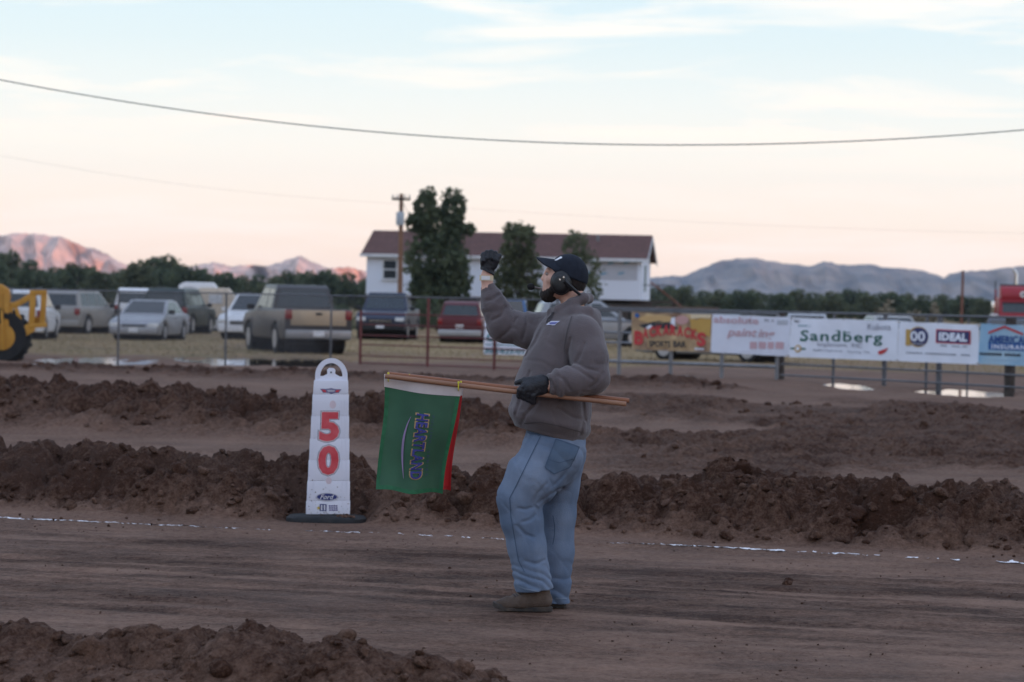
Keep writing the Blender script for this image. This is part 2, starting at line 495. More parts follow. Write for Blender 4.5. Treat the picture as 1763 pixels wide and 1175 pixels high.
# clods of earth lying loose on the banks
def rock(sub, k):
    bm = bmesh.new(); bmesh.ops.create_icosphere(bm, subdivisions=sub, radius=1)
    v = np.array([q.co[:] for q in bm.verts]); f = np.array([[q.index for q in p.verts] for p in bm.faces]); bm.free()
    r2 = np.random.default_rng(k)
    s = np.ones(len(v))
    for _ in range(11):
        nrm = r2.normal(size=3); nrm /= np.linalg.norm(nrm)
        d = v @ nrm; off = r2.uniform(.45, .85)
        s = np.where(d > .01, np.minimum(s, off / np.maximum(d, .01)), s)
    v = v * s[:, None]
    v *= (1 + .26 * fbm(v[:, 0] * 2.6 + k * 9, v[:, 1] * 2.6, v[:, 2] * 2.6, o=4, g=.6))[:, None]
    return v, f
ROCK1 = [rock(1, 60 + i) for i in range(6)]; ROCK2 = [rock(2, i) for i in range(8)]; ROCK3 = [rock(3, 30 + i) for i in range(5)]
def clods(spots):
    V, Fs, T, k = [], [], [], 0
    for x, y, z, r, tone in spots:
        v, f = random.choice(ROCK3 if r > .03 else ROCK2 if r > .011 else ROCK1)
        q = Matrix.Rotation(random.uniform(0, 6.28), 3, 'Z') @ Matrix.Rotation(random.uniform(-.9, .9), 3, 'X')
        sc = np.array([random.uniform(.8, 1.4), random.uniform(.7, 1.1), random.uniform(.55, .95)]) * r
        V.append((v * sc) @ np.array(q).T + np.array([x, y, z])); Fs.append(f + k); k += len(v); T.append(np.full(len(v), tone))
    me = npmesh("mud_clods", np.concatenate(V), np.concatenate(Fs), False)
    a = me.attributes.new("tone", 'FLOAT', 'POINT'); a.data.foreach_set("value", np.concatenate(T).astype(np.float32))
    return me
def scatter(n, t0, t1, x0, x1, rmin, rmax, cond=None, pw=2.2, tone=(0, .38), sink=.25):
    t = rng.uniform(t0, t1, n); x = rng.uniform(x0, x1, n); y = (t - .282 * x) / .96
    h, tn, _ = ground_h(x, y)
    r = rmin + (rmax - rmin) * rng.random(n) ** pw
    keep = np.ones(n, bool) if cond is None else cond(x, y, h, tn)
    tone_ = rng.uniform(*tone, n)
    return [(x[i], y[i], h[i] + r[i] * sink, r[i], tone_[i]) for i in range(n) if keep[i]]
SP = []
SP += scatter(2200, 19.0, 20.5, -6, 6, .010, .055, lambda x, y, h, t: (h > .02), pw=2.6, sink=.0)
SP += scatter(70, 19.2, 20.2, -6, 6, .06, .12, lambda x, y, h, t: (h > .06), pw=1.2, sink=-.35)
SP += scatter(1500, 9.9, 11.2, -4, 1.2, .006, .032, lambda x, y, h, t: h > .05, sink=.1)
SP += scatter(90, 10.1, 10.9, -3.2, .2, .03, .07, lambda x, y, h, t: h > .1, pw=1.2, sink=-.3)
SP += scatter(700, 29.2, 33, -9, 2, .02, .09, lambda x, y, h, t: h > .06, sink=0)
SP += scatter(500, 24, 40, 0, 10, .015, .07, lambda x, y, h, t: t < .35, sink=0)
SP += scatter(450, 51, 56, -14, 5, .03, .10, lambda x, y, h, t: h > .05, sink=0)
SP += scatter(200, 40, 46, 2, 12, .03, .09, sink=0)
SP += scatter(420, 17.0, 18.95, -6, 6, .003, .018, lambda x, y, h, t: fbm(x * .7, y * .7, o=2) + (TS(x, y)[0] - 17.9) * .25 > .12, pw=3.5, tone=(.0, .2), sink=.5)
SP += scatter(500, 11.6, 17.4, -5, 5, .003, .012, lambda x, y, h, t: fbm(x * .6 + 5, y * 1.2, o=2) > .18, pw=3.5, tone=(.0, .3), sink=.4)
SP += scatter(3200, 11.4, 18.9, -5.5, 5.5, .0025, .009, lambda x, y, h, t: fbm(x * 1.1 + 9, y * 2.2, o=3) > .0, pw=2.5, tone=(0, .45), sink=.3)
CL = link("mud_clods", clods(SP), MUD)
tag(CL, "loose clods of dark wet earth on the banks", "mud", kind="stuff")
for px, py, r in ((1357, 1001, .045), (1405, 862, .06)):       # two big ones that stand out
    p = onground(px, py, 0.02) if py > 900 else at(px, py, 19.35)
    o = link("dirt_clod", clods([(0, 0, 0, r, .25 if py < 900 else .05)]), MUD)
    o.location = (p.x, p.y, GZ(p.x, p.y) + r * .35)
    tag(o, "fist-sized brown dirt clod alone on the lane's light edge" if py > 900 else "flat grey-brown slab of earth capping the bank behind the lane", "clod")

# chalk line along the lane: broken flakes of white
LA, LB = onground(-420, 871), onground(2200, 990)
ld = (LB - LA); ll = ld.length; ld.normalize(); lp = Vector((-ld.y, ld.x, 0))
nu, nv = int(ll / .012), 9
uu, vv = np.meshgrid(np.arange(nu) * .012, (np.arange(nv) - 4) * .012, indexing='ij')
wob = .025 * fbm(uu * .9, uu * 0 + 4, o=3)
lx = LA.x + ld.x * uu + lp.x * (vv + wob); ly = LA.y + ld.y * uu + lp.y * (vv + wob)
lh = ground_h(lx.ravel(), ly.ravel())[0].reshape(lx.shape) + .006 + .004 * vnoise(lx * 60, ly * 60)
dens = fbm(uu * 1.4, uu * 0 + 1.5, o=2) * .75 + fbm(uu * 14, vv * 45, o=3) * .9 - np.abs(vv) / .036 * .5 + .44
keep = dens > .10
idx = np.arange(nu * nv).reshape(nu, nv)
kq = keep[:-1, :-1] & (keep[1:, 1:])
cm_ = npmesh("chalk_line", np.stack([lx, ly, lh], -1).reshape(-1, 3),
             np.stack([idx[:-1, :-1], idx[1:, :-1], idx[1:, 1:], idx[:-1, 1:]], -1)[kq])
bm = bmesh.new(); bm.from_mesh(cm_); bmesh.ops.delete(bm, geom=[v for v in bm.verts if not v.link_faces], context='VERTS'); bm.to_mesh(cm_); bm.free()
tag(link("chalk_line", cm_, mat("white chalk", (.74, .72, .74), .9, var=.12, scale=30)), kind="structure")

# standing water: each pool fills a dip in the ground
WATER = mat("standing water", (.04, .034, .034), .05, var=.1, spec=.6, bump=.08, bscale=2)
for cx, cy, rx, ry in PUDDLES:
    n = 40
    q = MB().add([(cx + rx * 1.3 * math.cos(6.2832 * k / n), cy + ry * 1.3 * math.sin(6.2832 * k / n), -.028 - .004 * PUDDLES.index((cx, cy, rx, ry))) for k in range(n)], [tuple(range(n))])
    tag(q.build("puddle", WATER), kind="structure")

# dry grass of the car park, standing blades
nb = 26000
gx = rng.uniform(-1, 1, nb); gy = rng.uniform(71, 128, nb); gx = gx * (gy * .21 + 2)
gh, _, gg = ground_h(gx, gy)
k = gg > rng.random(nb) * .9
gx, gy, gh = gx[k], gy[k], gh[k]; nb = len(gx)
a = rng.uniform(0, 6.28, nb); w = rng.uniform(.01, .03, nb); hh = rng.uniform(.02, .09, nb)
V = np.zeros((nb, 3, 3)); V[:, 0] = np.stack([gx - np.cos(a) * w, gy - np.sin(a) * w, gh - .01], 1); V[:, 1] = np.stack([gx + np.cos(a) * w, gy + np.sin(a) * w, gh - .01], 1)
V[:, 2] = np.stack([gx + rng.normal(0, .05, nb), gy + rng.normal(0, .05, nb), gh + hh], 1)
tag(link("dry_grass", npmesh("dry_grass", V.reshape(-1, 3), np.arange(nb * 3).reshape(-1, 3), False),
         mat("dry grass blades", (.33, .24, .14), .9, col2=(.20, .17, .08), scale=.6)), "short dry tan grass of the car park", "grass", kind="stuff")

# ================================================================== far country
def skyline(px):
    xs = [-700, -300, -60, 0, 45, 110, 150, 172, 190, 215, 232, 262, 300, 330, 365, 395, 425, 460, 490, 512, 535, 560, 600, 640, 700, 800, 950, 1060, 1130,
          1180, 1205, 1232, 1262, 1292, 1330, 1352, 1390, 1414, 1430, 1445, 1480, 1510, 1545, 1585, 1612, 1622, 1634, 1650, 1700, 1763, 1900, 2300, 2600]
    ys = [470, 420, 408, 404, 401, 411, 427, 434, 443, 455, 470, 472, 466, 459, 451, 459, 456, 458, 446, 441, 451, 461, 462, 470, 476, 480, 484, 482, 477,
          474, 462, 450, 446, 444, 451, 454, 459, 450, 452, 457, 454, 459, 463, 466, 473, 480, 471, 468, 464, 459, 452, 450, 480]
    return np.interp(px, xs, ys)
DM = 3600.0
mpx = np.linspace(-700, 2600, 1500)
hor = 520 + (mpx - CX) * math.tan(ROLL)
crest = (hor - skyline(mpx)) * DM / FPX * 1.0 + CAM_H + (1.6 * fbm(mpx * .06, mpx * 0, o=3) + .9 * vnoise(mpx * .35, mpx * 0)) * np.where(mpx > 900, .55, 1)
prof = np.array([[-1.5, -.02], [-1.25, .03], [-1.0, .12], [-.8, .2], [-.62, .30], [-.48, .40], [-.38, .50], [-.31, .60], [-.26, .70], [-.21, .79], [-.15, .86], [-.09, .92], [-.04, .97], [0, 1.0], [.1, .97], [.5, .8], [1.2, .4], [2.0, -.05]])
fine_ = np.linspace(0, len(prof) - 1, 70)
pd = np.interp(fine_, np.arange(len(prof)), prof[:, 0]); ph = np.interp(fine_, np.arange(len(prof)), prof[:, 1])
MXg, PDg = np.meshgrid(mpx, pd, indexing='ij'); CRg = np.repeat(crest[:, None], len(pd), 1); PHg = np.repeat(ph[None], len(mpx), 0)
xw = (MXg - CX) / FPX * DM
front = sstep(0, -.25, PDg) if False else np.clip(-PDg / .25, 0, 1)
gul = np.abs(fbm(xw * .015 + .5 * PDg, PDg * .7 + 2, o=4)) * 2.4 - .5            # spurs and gullies
soft = 1 - .5 * sstep(800, 1100, MXg)
yw = DM + PDg * 230 + soft * front * gul * 100 * (1 - .35 * np.clip(-PDg, 0, 1.2))
hz = CRg * (PHg + .10 * soft * front * fbm(xw * .03, PHg * 7, o=3) * (PHg < .97)) - front * np.clip(gul, -1, 1) * 5
hz += 1.2 * fbm(xw * .12, yw * .12, o=2)
xw = xw * (yw / DM) ** .5
nr2, nc2 = MXg.shape
ii = np.arange(nr2 - 1)[:, None] * nc2 + np.arange(nc2 - 1)[None]
def hill(i0, i1, m):
    V = np.stack([xw, yw, hz], -1)[i0:i1 + 1]; k = np.arange(i1 - i0)[:, None] * nc2 + np.arange(nc2 - 1)[None]
    me = npmesh("hills", V.reshape(-1, 3), np.stack([k, k + nc2, k + nc2 + 1, k + 1], -1).reshape(-1, 4))
    tag(link("hills", me, m), kind="structure")
HILL = mat("bluff rock and pine scrub", (.10, .115, .135), .95, col2=(.30, .25, .225), scale=.02, bump=.6, bscale=.12, stretch=(1, 1, 3.0), detail=8)  # darker and bluer: shade and haze put into the colour
LITROCK = mat("bare pink sandstone", (.30, .23, .20), .95, col2=(.74, .52, .42), scale=.022, bump=.6, bscale=.12, stretch=(1, 1, 2.0), detail=6)  # lighter and pinker: the evening sun put into the colour
hill(0, 760, LITROCK); hill(760, 1499, HILL)

# added unseen hill behind the camera, shaped to shade the field and right bluff
rx_ = np.linspace(-3500, 5500, 260); pr = np.linspace(-1, 1, 15)
rh = np.interp(rx_, [-3500, 700, 1400, 2400, 3800, 4080, 4300, 4700, 5500], [70, 100, 112, 118, 130, 250, 262, 258, 180])
rh = rh + 7 * fbm(rx_ * .006, rx_ * 0 + 3, o=4)
RX, PR = np.meshgrid(rx_, pr, indexing='ij')
RZ = rh[:, None] * np.clip(1 - np.abs(PR) ** 1.4, 0, 1) - 2
ii = np.arange(259)[:, None] * 15 + np.arange(14)[None]
tag(link("added_ridge", npmesh("added_ridge", np.stack([RX, -2000 + PR * 420 + 40 * fbm(RX * .004, PR * 2, o=3), RZ], -1).reshape(-1, 3),
    np.stack([ii, ii + 15, ii + 16, ii + 1], -1).reshape(-1, 4)), HILL), kind="structure")

# the evening air
hb = MB().box((0, 1000, 139), (12400, 10400, 282)).build("haze", None)
hm = bpy.data.materials.new("haze"); hm.use_nodes = True
hn = hm.node_tree; hn.nodes.remove(hn.nodes["Principled BSDF"])
pv = hn.nodes.new("ShaderNodeVolumePrincipled")
pv.inputs["Color"].default_value = (.62, .79, 1.0, 1); pv.inputs["Density"].default_value = .00006
pv.inputs["Anisotropy"].default_value = .2
hn.links.new(pv.outputs[0], hn.nodes["Material Output"].inputs["Volume"])
hb.data.materials.append(hm)
tag(hb, "thin bluish evening haze over the far bluffs", "haze", kind="stuff")

# ================================================================== the flagman
MY = 14.8
Mo = at(930, 1052, MY); Mo.z = GZ(Mo.x, MY) + .004
def mp(px, py, dy=0.0):
    p = at(px, py, MY + dy); return (p.x - Mo.x, dy, p.z - Mo.z)
K = 1 / 331.0
SKIN = mat("sun-reddened skin", (.62, .36, .275), .55, var=.14, scale=30, bump=.1, bscale=180)
GREYFL = mat("grey-brown fleece", (.114, .094, .098), .95, var=.10, scale=9, bump=.25, bscale=160, spec=.15, sheen=.25)
DENIM = mat("washed blue denim", (.098, .140, .215), .9, col2=(.195, .245, .335), scale=5, bump=.22, bscale=240, spec=.2, stretch=(1, 1, .55))
NAVY = mat("navy cotton twill", (.012, .016, .026), .85, var=.2, scale=40, bump=.2, bscale=300, spec=.25)
GLOVE = mat("black leather glove", (.014, .015, .020), .55, var=.3, scale=22, bump=.35, bscale=90)
HAIR = mat("dark brown hair", (.016, .010, .008), .7, var=.4, scale=60, bump=.6, bscale=220)
SHOE = mat("muddy brown suede", (.070, .048, .037), .9, col2=(.12, .088, .070), scale=14, bump=.3, bscale=90)
SOLE = mat("dark mud-caked rubber", (.028, .027, .027), .9, col2=(.075, .058, .048), scale=16, bump=.4)
STITCH = mat("dark seam thread", (.065, .10, .165), .9, var=.2)
BLACKP = mat("black plastic", (.014, .015, .017), .38, var=.2, scale=20)

def crease(x, y, z, k=0):                                  # wandering creases, no two alike
    n = vnoise(x * 9 + 31 * k, y * 7, z * 9 - 17 * k) + .5 * vnoise(x * 19, y * 15 + 7 * k, z * 19)
    return np.exp(-(n / .11) ** 2)
def folds(P, lines, w, y0):
    """grooves along lines given as seen from the side, on the near half of the body"""
    g = np.zeros(len(P)); msk = P[:, 1] < y0
    Q = P[msk][:, [0, 2]]; best = np.zeros(len(Q))
    for ln in lines:
        pts = [np.array(mp(*p))[[0, 2]] for p in ln]; dmin = np.full(len(Q), 9.0)
        for a, b in zip(pts[:-1], pts[1:]):
            ab = b - a; t = np.clip(((Q - a) @ ab) / (ab @ ab), 0, 1)
            dmin = np.minimum(dmin, np.linalg.norm(Q - a - t[:, None] * ab, axis=1))
        best = np.maximum(best, np.exp(-(dmin / w) ** 2) - .12 * np.exp(-((dmin - 2.2 * w) / (1.4 * w)) ** 2))
    g[msk] = best
    return g
def cusp(p): return 1 - 2 * np.abs(np.sin(p / 2))      # rounded swell, sharp crease
SH_N, SH_F = mp(1000, 576, -.17), mp(958, 570, .17)
def hood_f(P):
    S = np.array([1, .80, 1]); Q = P * S
    def q(px, py): a = mp(px, py); return (a[0], 0, a[2])
    d = chain(Q, [(q(984, 560), 40 * K), (q(974, 592), 55 * K), (q(964, 630), 62 * K), (q(952, 675), 66 * K), (q(948, 712), 66.5 * K), (q(950, 765), 60 * K)], .03)
    d = smin(d, s_cap(P, SH_N, mp(1012, 600, -.20), .100, .095), .07)
    d = smin(d, s_cap(P, mp(975, 572, .05), SH_F, .10, .098), .07)
    # rear hem is cut on a slope, front higher
    a, b = mp(885, 733), mp(1010, 766)
    nrm = np.array([-(b[2] - a[2]), 0, b[0] - a[0]]); nrm /= np.linalg.norm(nrm)
    low = -((P - np.array(a)) @ nrm)
    d = d + .014 * sstep(-.055, -.012, low) - .012 * np.exp(-((low + .075) / .03) ** 2)
    # folds that hang down the front and swing round the belly
    x, y, z = P.T
    fold = cusp(x * 60 + 4 * np.sin(z * 5) + y * 18 + 5 * fbm(x * 5, y * 5, z * 3, o=2))
    d = d + .0028 * fold * sstep(1.35, 1.0, z) * sstep(.02, -.18, x)
    d = d + .003 * cusp(z * 30 + x * 30 + 8 * fbm(x * 6, y * 6, z * 6, o=2)) * sstep(-.12, .1, x) * sstep(1.25, .95, z) * sstep(-.03, -.09, low)
    d = d + .003 * crease(x * .8 + z * .35, y, z * .55, 5) * sstep(-.03, -.08, low)
    d = smax(d, low, .012)
    # hood: rolled rim round the neck and the bag on the back
    for sg in (-1, 1):
        rim = chain(P, [(mp(949, 538, 0), .020), (mp(963, 534, sg * .075), .024), (mp(985, 523, sg * .100), .027), (mp(1004, 514, sg * .075), .027), (mp(1013, 514, 0), .024)], .02)
        d = smin(d, rim, .018)
        d = smin(d, chain(P, [(mp(957, 547, sg * .06), .024), (mp(985, 538, sg * .125), .028), (mp(1012, 538, sg * .11), .028), (mp(1024, 542, 0), .026)], .03), .022)
    bag = smin(s_ell(P, mp(1014, 551), (.060, .135, .052)), s_ell(P, mp(1029, 592), (.036, .115, .105)), .05)
    d = smin(d, bag, .025)
    d = np.maximum(d, -s_cap(P, mp(984, 500), mp(990, 536), .072, .066))
    # near arm, bent, across the waist
    el_, wr = mp(1020, 650, -.285), mp(944, 662, -.335)
    arm = chain(P, [(mp(1003, 580, -.195), .098), (mp(1015, 615, -.25), .092), (el_, .088)], .03)
    fore = chain(P, [(el_, .088), (mp(985, 656, -.32), .080), (mp(960, 660, -.332), .062), (wr, .052)], .02)
    ax = np.array(wr) - np.array(el_); L_ = np.linalg.norm(ax); ax /= L_
    tt = (P - np.array(el_)) @ ax / L_
    rr = P - np.array(el_) - np.outer(tt * L_, ax)
    fore = fore - .010 * np.exp(-((tt - .80) / .055) ** 2) + .006 * np.exp(-((tt - .90) / .035) ** 2)
    fore = fore + .004 * crease(x * .9 + z * .5, y, z * 1.3, 3) * sstep(.78, .6, tt) + .002 * cusp(tt * 24 + rr[:, 2] * 40 + 2 * fbm(x * 9, y * 9, z * 9, o=2)) * sstep(.75, .35, tt) * sstep(-.2, .1, tt)
    fore = smax(fore, (tt - 1.0) * L_, .008)
    arm = arm + .003 * crease(x * 1.2 - z * .6, y, z * 1.2, 4) * sstep(1.42, 1.3, z) + .002 * cusp(z * 52 + x * 55 + 7 * fbm(x * 7, y * 7, z * 7, o=2)) * sstep(1.36, 1.28, z) * sstep(1.12, 1.22, z)
    d = smin(d, smin(arm, fore, .012), .028)
    # far arm, raised
    e2, w2 = mp(868, 561, .25), mp(839, 490, .27)
    up = chain(P, [(SH_F, .100), (mp(915, 570, .22), .094), (e2, .088)], .03)
    f2 = chain(P, [(e2, .088), (mp(852, 527, .26), .071), (mp(843, 503, .27), .047), (w2, .036)], .02)
    ax = np.array(w2) - np.array(e2); L_ = np.linalg.norm(ax); ax /= L_
    tt = (P - np.array(e2)) @ ax / L_
    f2 = f2 + .005 * sstep(.80, .86, tt) * sstep(1.05, .95, tt) - .004 * np.exp(-((tt - .74) / .05) ** 2)
    f2 = f2 + .0035 * crease(x * 1.1 + z * .5, y, z * 1.3 - x * .6, 1) + .0015 * cusp(tt * 30 + x * 40 + 2 * fbm(x * 9, y * 9, z * 9, o=2)) * sstep(.7, .4, tt) * sstep(-.1, .2, tt)
    f2 = smax(f2, (tt - 1.0) * L_, .006)
    up = up + .004 * crease(x * 1.2 + z, y, z * .7 - x * .4, 2) * sstep(.05, -.04, x) + .0015 * cusp(x * 50 - z * 45 + 7 * fbm(x * 6, y * 6, z * 6, o=2)) * sstep(.02, -.06, x)
    d = smin(d, smin(up, f2, .02), .03)
    d = d + .0085 * folds(P, [[(981, 583), (976, 606), (979, 627)], [(979, 629), (992, 634), (1016, 650)], [(990, 622), (1006, 632), (1024, 636)], [(1004, 590), (996, 612), (990, 622)],
                            [(946, 652), (952, 664), (960, 672)], [(958, 644), (968, 650), (980, 668)], [(1012, 664), (1024, 655), (1034, 640)], [(912, 640), (898, 680), (888, 712)], [(925, 690), (905, 712), (898, 728)],
                            [(1002, 690), (1004, 720), (998, 745)], [(960, 700), (985, 716), (1006, 722)], [(935, 560), (922, 588), (905, 612)]], .0085, -.02)
    d = d + .009 * folds(P, [[(884, 526), (878, 545), (884, 566)], [(902, 533), (908, 556), (900, 585)], [(870, 528), (862, 545), (848, 552)], [(890, 548), (876, 570), (862, 582)], [(858, 508), (848, 516), (838, 518)]], .0085, .245)
    return d + .0035 * fbm(x * 13, y * 13, z * 10, o=3)

def jeans_f(P):
    x, y, z = P.T
    S = np.array([1, .84, 1]); Q = P * S
    def q(px, py): a = mp(px, py); return (a[0], 0, a[2])
    hips = chain(Q, [(q(957, 742), 49 * K), (q(954, 772), 53 * K), (q(950, 800), 47 * K)], .03)
    hips = smin(hips, s_ell(P, mp(973, 788, -.08), (.088, .10, .10)), .03)
    hips = smin(hips, s_ell(P, mp(972, 790, .09), (.09, .10, .10)), .03)
    a, b = mp(900, 728), mp(1010, 752)
    near = chain(P, [(mp(944, 785, -.10), .140), (mp(918, 822, -.115), .139), (mp(894, 858, -.12), .113), (mp(898, 895, -.12), .106), (mp(907, 940, -.115), .096), (mp(921, 1022, -.11), .097)], .03)
    tz = z
    lo1 = mp(921, 1017, -.11)
    pl1 = (lo1[2] - z) + .18 * (lo1[0] - x) * -1 * .6
    near = near + .0050 * cusp((z - .10) * 120 + x * 45 + 4 * y * 9 + 7 * fbm(x * 7, y * 7, z * 7, o=2)) * sstep(.34, .12, z) * sstep(.0, .06, z - lo1[2] + .03)
    near = near + .003 * cusp(z * 46 + x * 60 + 5 * fbm(x * 6, y * 6, z * 6, o=2)) * np.exp(-((z - .58) / .10) ** 2) * sstep(-.12, .02, x)
    near = smax(near, pl1, .006)
    far = chain(P, [(mp(966, 790, .10), .128), (mp(962, 840, .11), .105), (mp(959, 885, .11), .096), (mp(960, 950, .11), .083), (mp(958, 1040, .11), .066)], .03)
    lo2 = mp(958, 1040, .11)
    far = far + .0050 * cusp(z * 110 + y * 40 + 7 * fbm(x * 7, y * 7, z * 7, o=2)) * sstep(.32, .1, z)
    far = smax(far, lo2[2] - z, .006)
    d = smin(hips, near, .05); d = smin(d, far, .03)
    nrm = np.array([-(b[2] - a[2]), 0, b[0] - a[0]]); nrm /= np.linalg.norm(nrm)
    d = np.maximum(d, (P - np.array(a)) @ nrm - .03)
    d = d + .0035 * cusp(x * 34 + z * 46 + 6 * fbm(x * 5, y * 5, z * 5, o=2)) * np.exp(-((z - .82) / .09) ** 2)
    ac, al = x * .9 + z * .42, z * .9 - x * .42
    d = d + .0022 * crease(ac * .9, y * .5, al * .28, 7) * sstep(.92, .75, z) + .002 * crease(x * .6 + z * .5, y * .5, z * 1.2 - x * .6, 8) * np.exp(-((z - .62) / .10) ** 2)
    d = d + .007 * folds(P, [[(917, 862), (924, 872), (926, 886)], [(918, 868), (905, 872), (893, 870)], [(924, 880), (912, 890), (900, 893)], [(968, 838), (945, 848), (925, 862)], [(940, 828), (925, 845), (918, 860)],
                            [(902, 748), (896, 768), (888, 790)], [(985, 790), (972, 812), (955, 830)], [(890, 900), (905, 915), (918, 920)], [(936, 960), (920, 966), (904, 960)]], .0095, .02)
    return d + .0035 * fbm(x * 12, y * 12, z * 9, o=3)

def body_f(P):
    x, y, z = P.T
    d = s_ell(P, mp(973, 475), (.094, .076, .100))
    d = smin(d, s_ell(P, mp(955, 488), (.060, .060, .072)), .03)
    d = smin(d, s_ell(P, mp(947, 505), (.040, .044, .032)), .03)                 # jaw
    d = smin(d, s_cap(P, mp(941, 511, -.01), mp(941, 511, .01), .019, .019), .016)   # chin
    d = smin(d, s_cap(P, mp(944, 466.5, -.034), mp(944, 466.5, .034), .014, .014), .012)   # brow
    d = smin(d, s_cap(P, mp(940.5, 470), mp(935, 480), .0085, .0105), .010)      # nose
    d = smin(d, s_cap(P, mp(938, 481.5, -.012), mp(938, 481.5, .012), .008, .008), .006)
    for sg in (-1, 1):
        d = smin(d, s_ell(P, mp(950, 482, sg * .043), (.028, .022, .024)), .012)       # cheek
        d = smax(d, -s_ell(P, mp(940.5, 472, sg * .033), (.014, .016, .010)), .008)
    d = smin(d, s_cap(P, mp(938.5, 490.5, -.016), mp(938.5, 490.5, .016), .0075, .0075), .006)   # lips
    d = smin(d, s_cap(P, mp(938.5, 495, -.014), mp(938.5, 495, .014), .0080, .0080), .005)
    d = smin(d, s_cap(P, mp(984, 503), mp(987, 546), .059, .060), .03)           # neck
    d = smin(d, s_ell(P, mp(972, 486, .078), (.02, .012, .032)), .006)           # far ear
    # trunk, arms and legs within the clothes
    d = smin(d, chain(P, [(mp(982, 566), .075), (mp(970, 620), .12), (mp(955, 700), .13), (mp(955, 780), .12)], .05), .04)
    d = smin(d, chain(P, [(mp(988, 562), .07), (mp(1000, 580, -.17), .06), (mp(1018, 645, -.28), .042), (mp(940, 664, -.335), .028), (mp(925, 666, -.34), .026)], .02), .03)
    d = smin(d, chain(P, [(mp(988, 562), .07), (mp(955, 572, .18), .06), (mp(868, 558, .25), .044), (mp(840, 500, .268), .032), (mp(838, 478, .27), .0295), (mp(842, 455, .27), .028)], .02), .03)
    d = smin(d, chain(P, [(mp(945, 790, -.09), .09), (mp(900, 862, -.11), .065), (mp(922, 1025, -.11), .042)], .02), .03)
    d = smin(d, chain(P, [(mp(962, 795, .09), .09), (mp(962, 885, .11), .06), (mp(958, 1038, .11), .042)], .02), .03)
    return d

V, Q = surfnet(body_f, (-.40, -.46, .03), (.36, .40, 1.86), .010)
person = link("person", npmesh("person", V, Q), SKIN, None, tuple(Mo))
tag(person, "bearded man in grey hoodie, jeans and cap raising a gloved fist", "person")
# the head once more at a finer grid, welded over the coarse one
head = sdfobj("head", lambda P: np.maximum(body_f(P) - .0012, np.maximum(P[:, 1] * 0 + (mp(975, 541)[2] - P[:, 2]), -9)), (mp(924, 480)[0], -.11, mp(950, 549)[2]), (mp(1022, 480)[0], .115, mp(950, 430)[2]), .003, SKIN, person)
hoodie = sdfobj("hoodie", hood_f, (-.36, -.46, .82), (.42, .42, 1.70), .007, GREYFL, person)
jeans = sdfobj("jeans", jeans_f, (-.28, -.28, .02), (.28, .28, 1.06), .006, DENIM, person)
for sg in (-1, 1):
    e = MB().lathe([(.0005, -.0115), (.006, -.0098), (.0105, -.004), (.0115, 0), (.0105, .004), (.006, .0098), (.0005, .0115)], (0, 0, 0), n=16)
    eo = e.build("eye", mat("eye white", (.26, .21, .19), .2), person, smooth=True); eo.location = mp(943.2, 472, sg * .033)
    MB().lathe([(.0005, -.0125), (.005, -.0112), (.0055, -.010)], (0, 0, 0), axis='X', n=12).build("iris", mat("dark iris", (.02, .012, .01), .1), eo, smooth=True)
def beard_f(P):
    x, y, z = P.T
    d = s_ell(P, mp(946, 508), (.042, .051, .040))
    d = smin(d, s_ell(P, mp(940.5, 508), (.029, .034, .032)), .015)
    for sg in (-1, 1):
        d = smin(d, chain(P, [(mp(946, 503, sg * .036), .022), (mp(955, 497, sg * .052), .021), (mp(961, 480, sg * .061), .015)], .01), .012)
        d = smin(d, s_cap(P, mp(937.6, 487, sg * .004), mp(942, 494, sg * .028), .0068, .0075), .005)
    d = np.maximum(d, -s_cap(P, mp(936, 493, -.013), mp(936, 493, .013), .010, .010))
    return d + .0042 * fbm(x * 120, y * 120, z * 70, o=2)
sdfobj("beard", beard_f, (mp(925, 500)[0], -.09, mp(970, 530)[2]), (mp(972, 480)[0], .09, mp(970, 478)[2]), .0028, HAIR, person)
def hair_f(P):
    d = s_ell(P, mp(980, 483), (.092, .081, .092))
    a = mp(966, 492)
    d = np.maximum(d, a[0] - P[:, 0] + .25 * (P[:, 2] - a[2]))
    return d + .003 * fbm(*(P.T * 130), o=2)
sdfobj("hair", hair_f, (mp(955, 480)[0], -.1, mp(970, 516)[2]), (mp(1014, 480)[0], .1, mp(970, 450)[2]), .0035, HAIR, person)
# cap
CA, CB = np.array(mp(938, 463)), np.array(mp(1013, 491))
CNrm = np.array([-(CB[2] - CA[2]), 0, CB[0] - CA[0]]); CNrm /= np.linalg.norm(CNrm)
def cap_f(P):
    d = s_ell(P, mp(979, 475.5), (.1035, .0905, .1145))
    d = smin(d, s_ell(P, mp(969, 463), (.060, .078, .064)), .02)
    y = P[:, 1]; ang = np.arctan2(y, -(P[:, 0] - mp(978, 480)[0]))
    d = d + .0016 * np.exp(-((np.abs(np.sin(ang * 3))) / .05) ** 2)              # panel seams
    return smax(d, -((P - CA) @ CNrm), .004)
capo = sdfobj("cap", cap_f, (mp(930, 480)[0], -.11, mp(970, 500)[2]), (mp(1018, 480)[0], .11, mp(970, 432)[2]), .0038, NAVY, person)
bt = MB(); na, nb_ = 22, 10
def brim_pt(a, b, up):
    base = np.array(mp(959, 448))
    y = a * .088 * (1 - .08 * b)
    reach = .104 * math.sqrt(max(0, 1 - (a * .95) ** 2)) * b + .004 * b
    x = base[0] + .018 * a * a * (1 - b) - reach
    z = base[2] + .014 * b - .003 * b * b - .050 * a * a - .012 * a * a * math.sin(math.pi * b) + (.0026 if up else -.0026)
    return (x, y, z)
g = {}
for up in (0, 1):
    for i in range(na + 1):
        for j in range(nb_ + 1):
            g[up, i, j] = len(bt.v); bt.v.append(brim_pt(-1 + 2 * i / na, j / nb_, up))
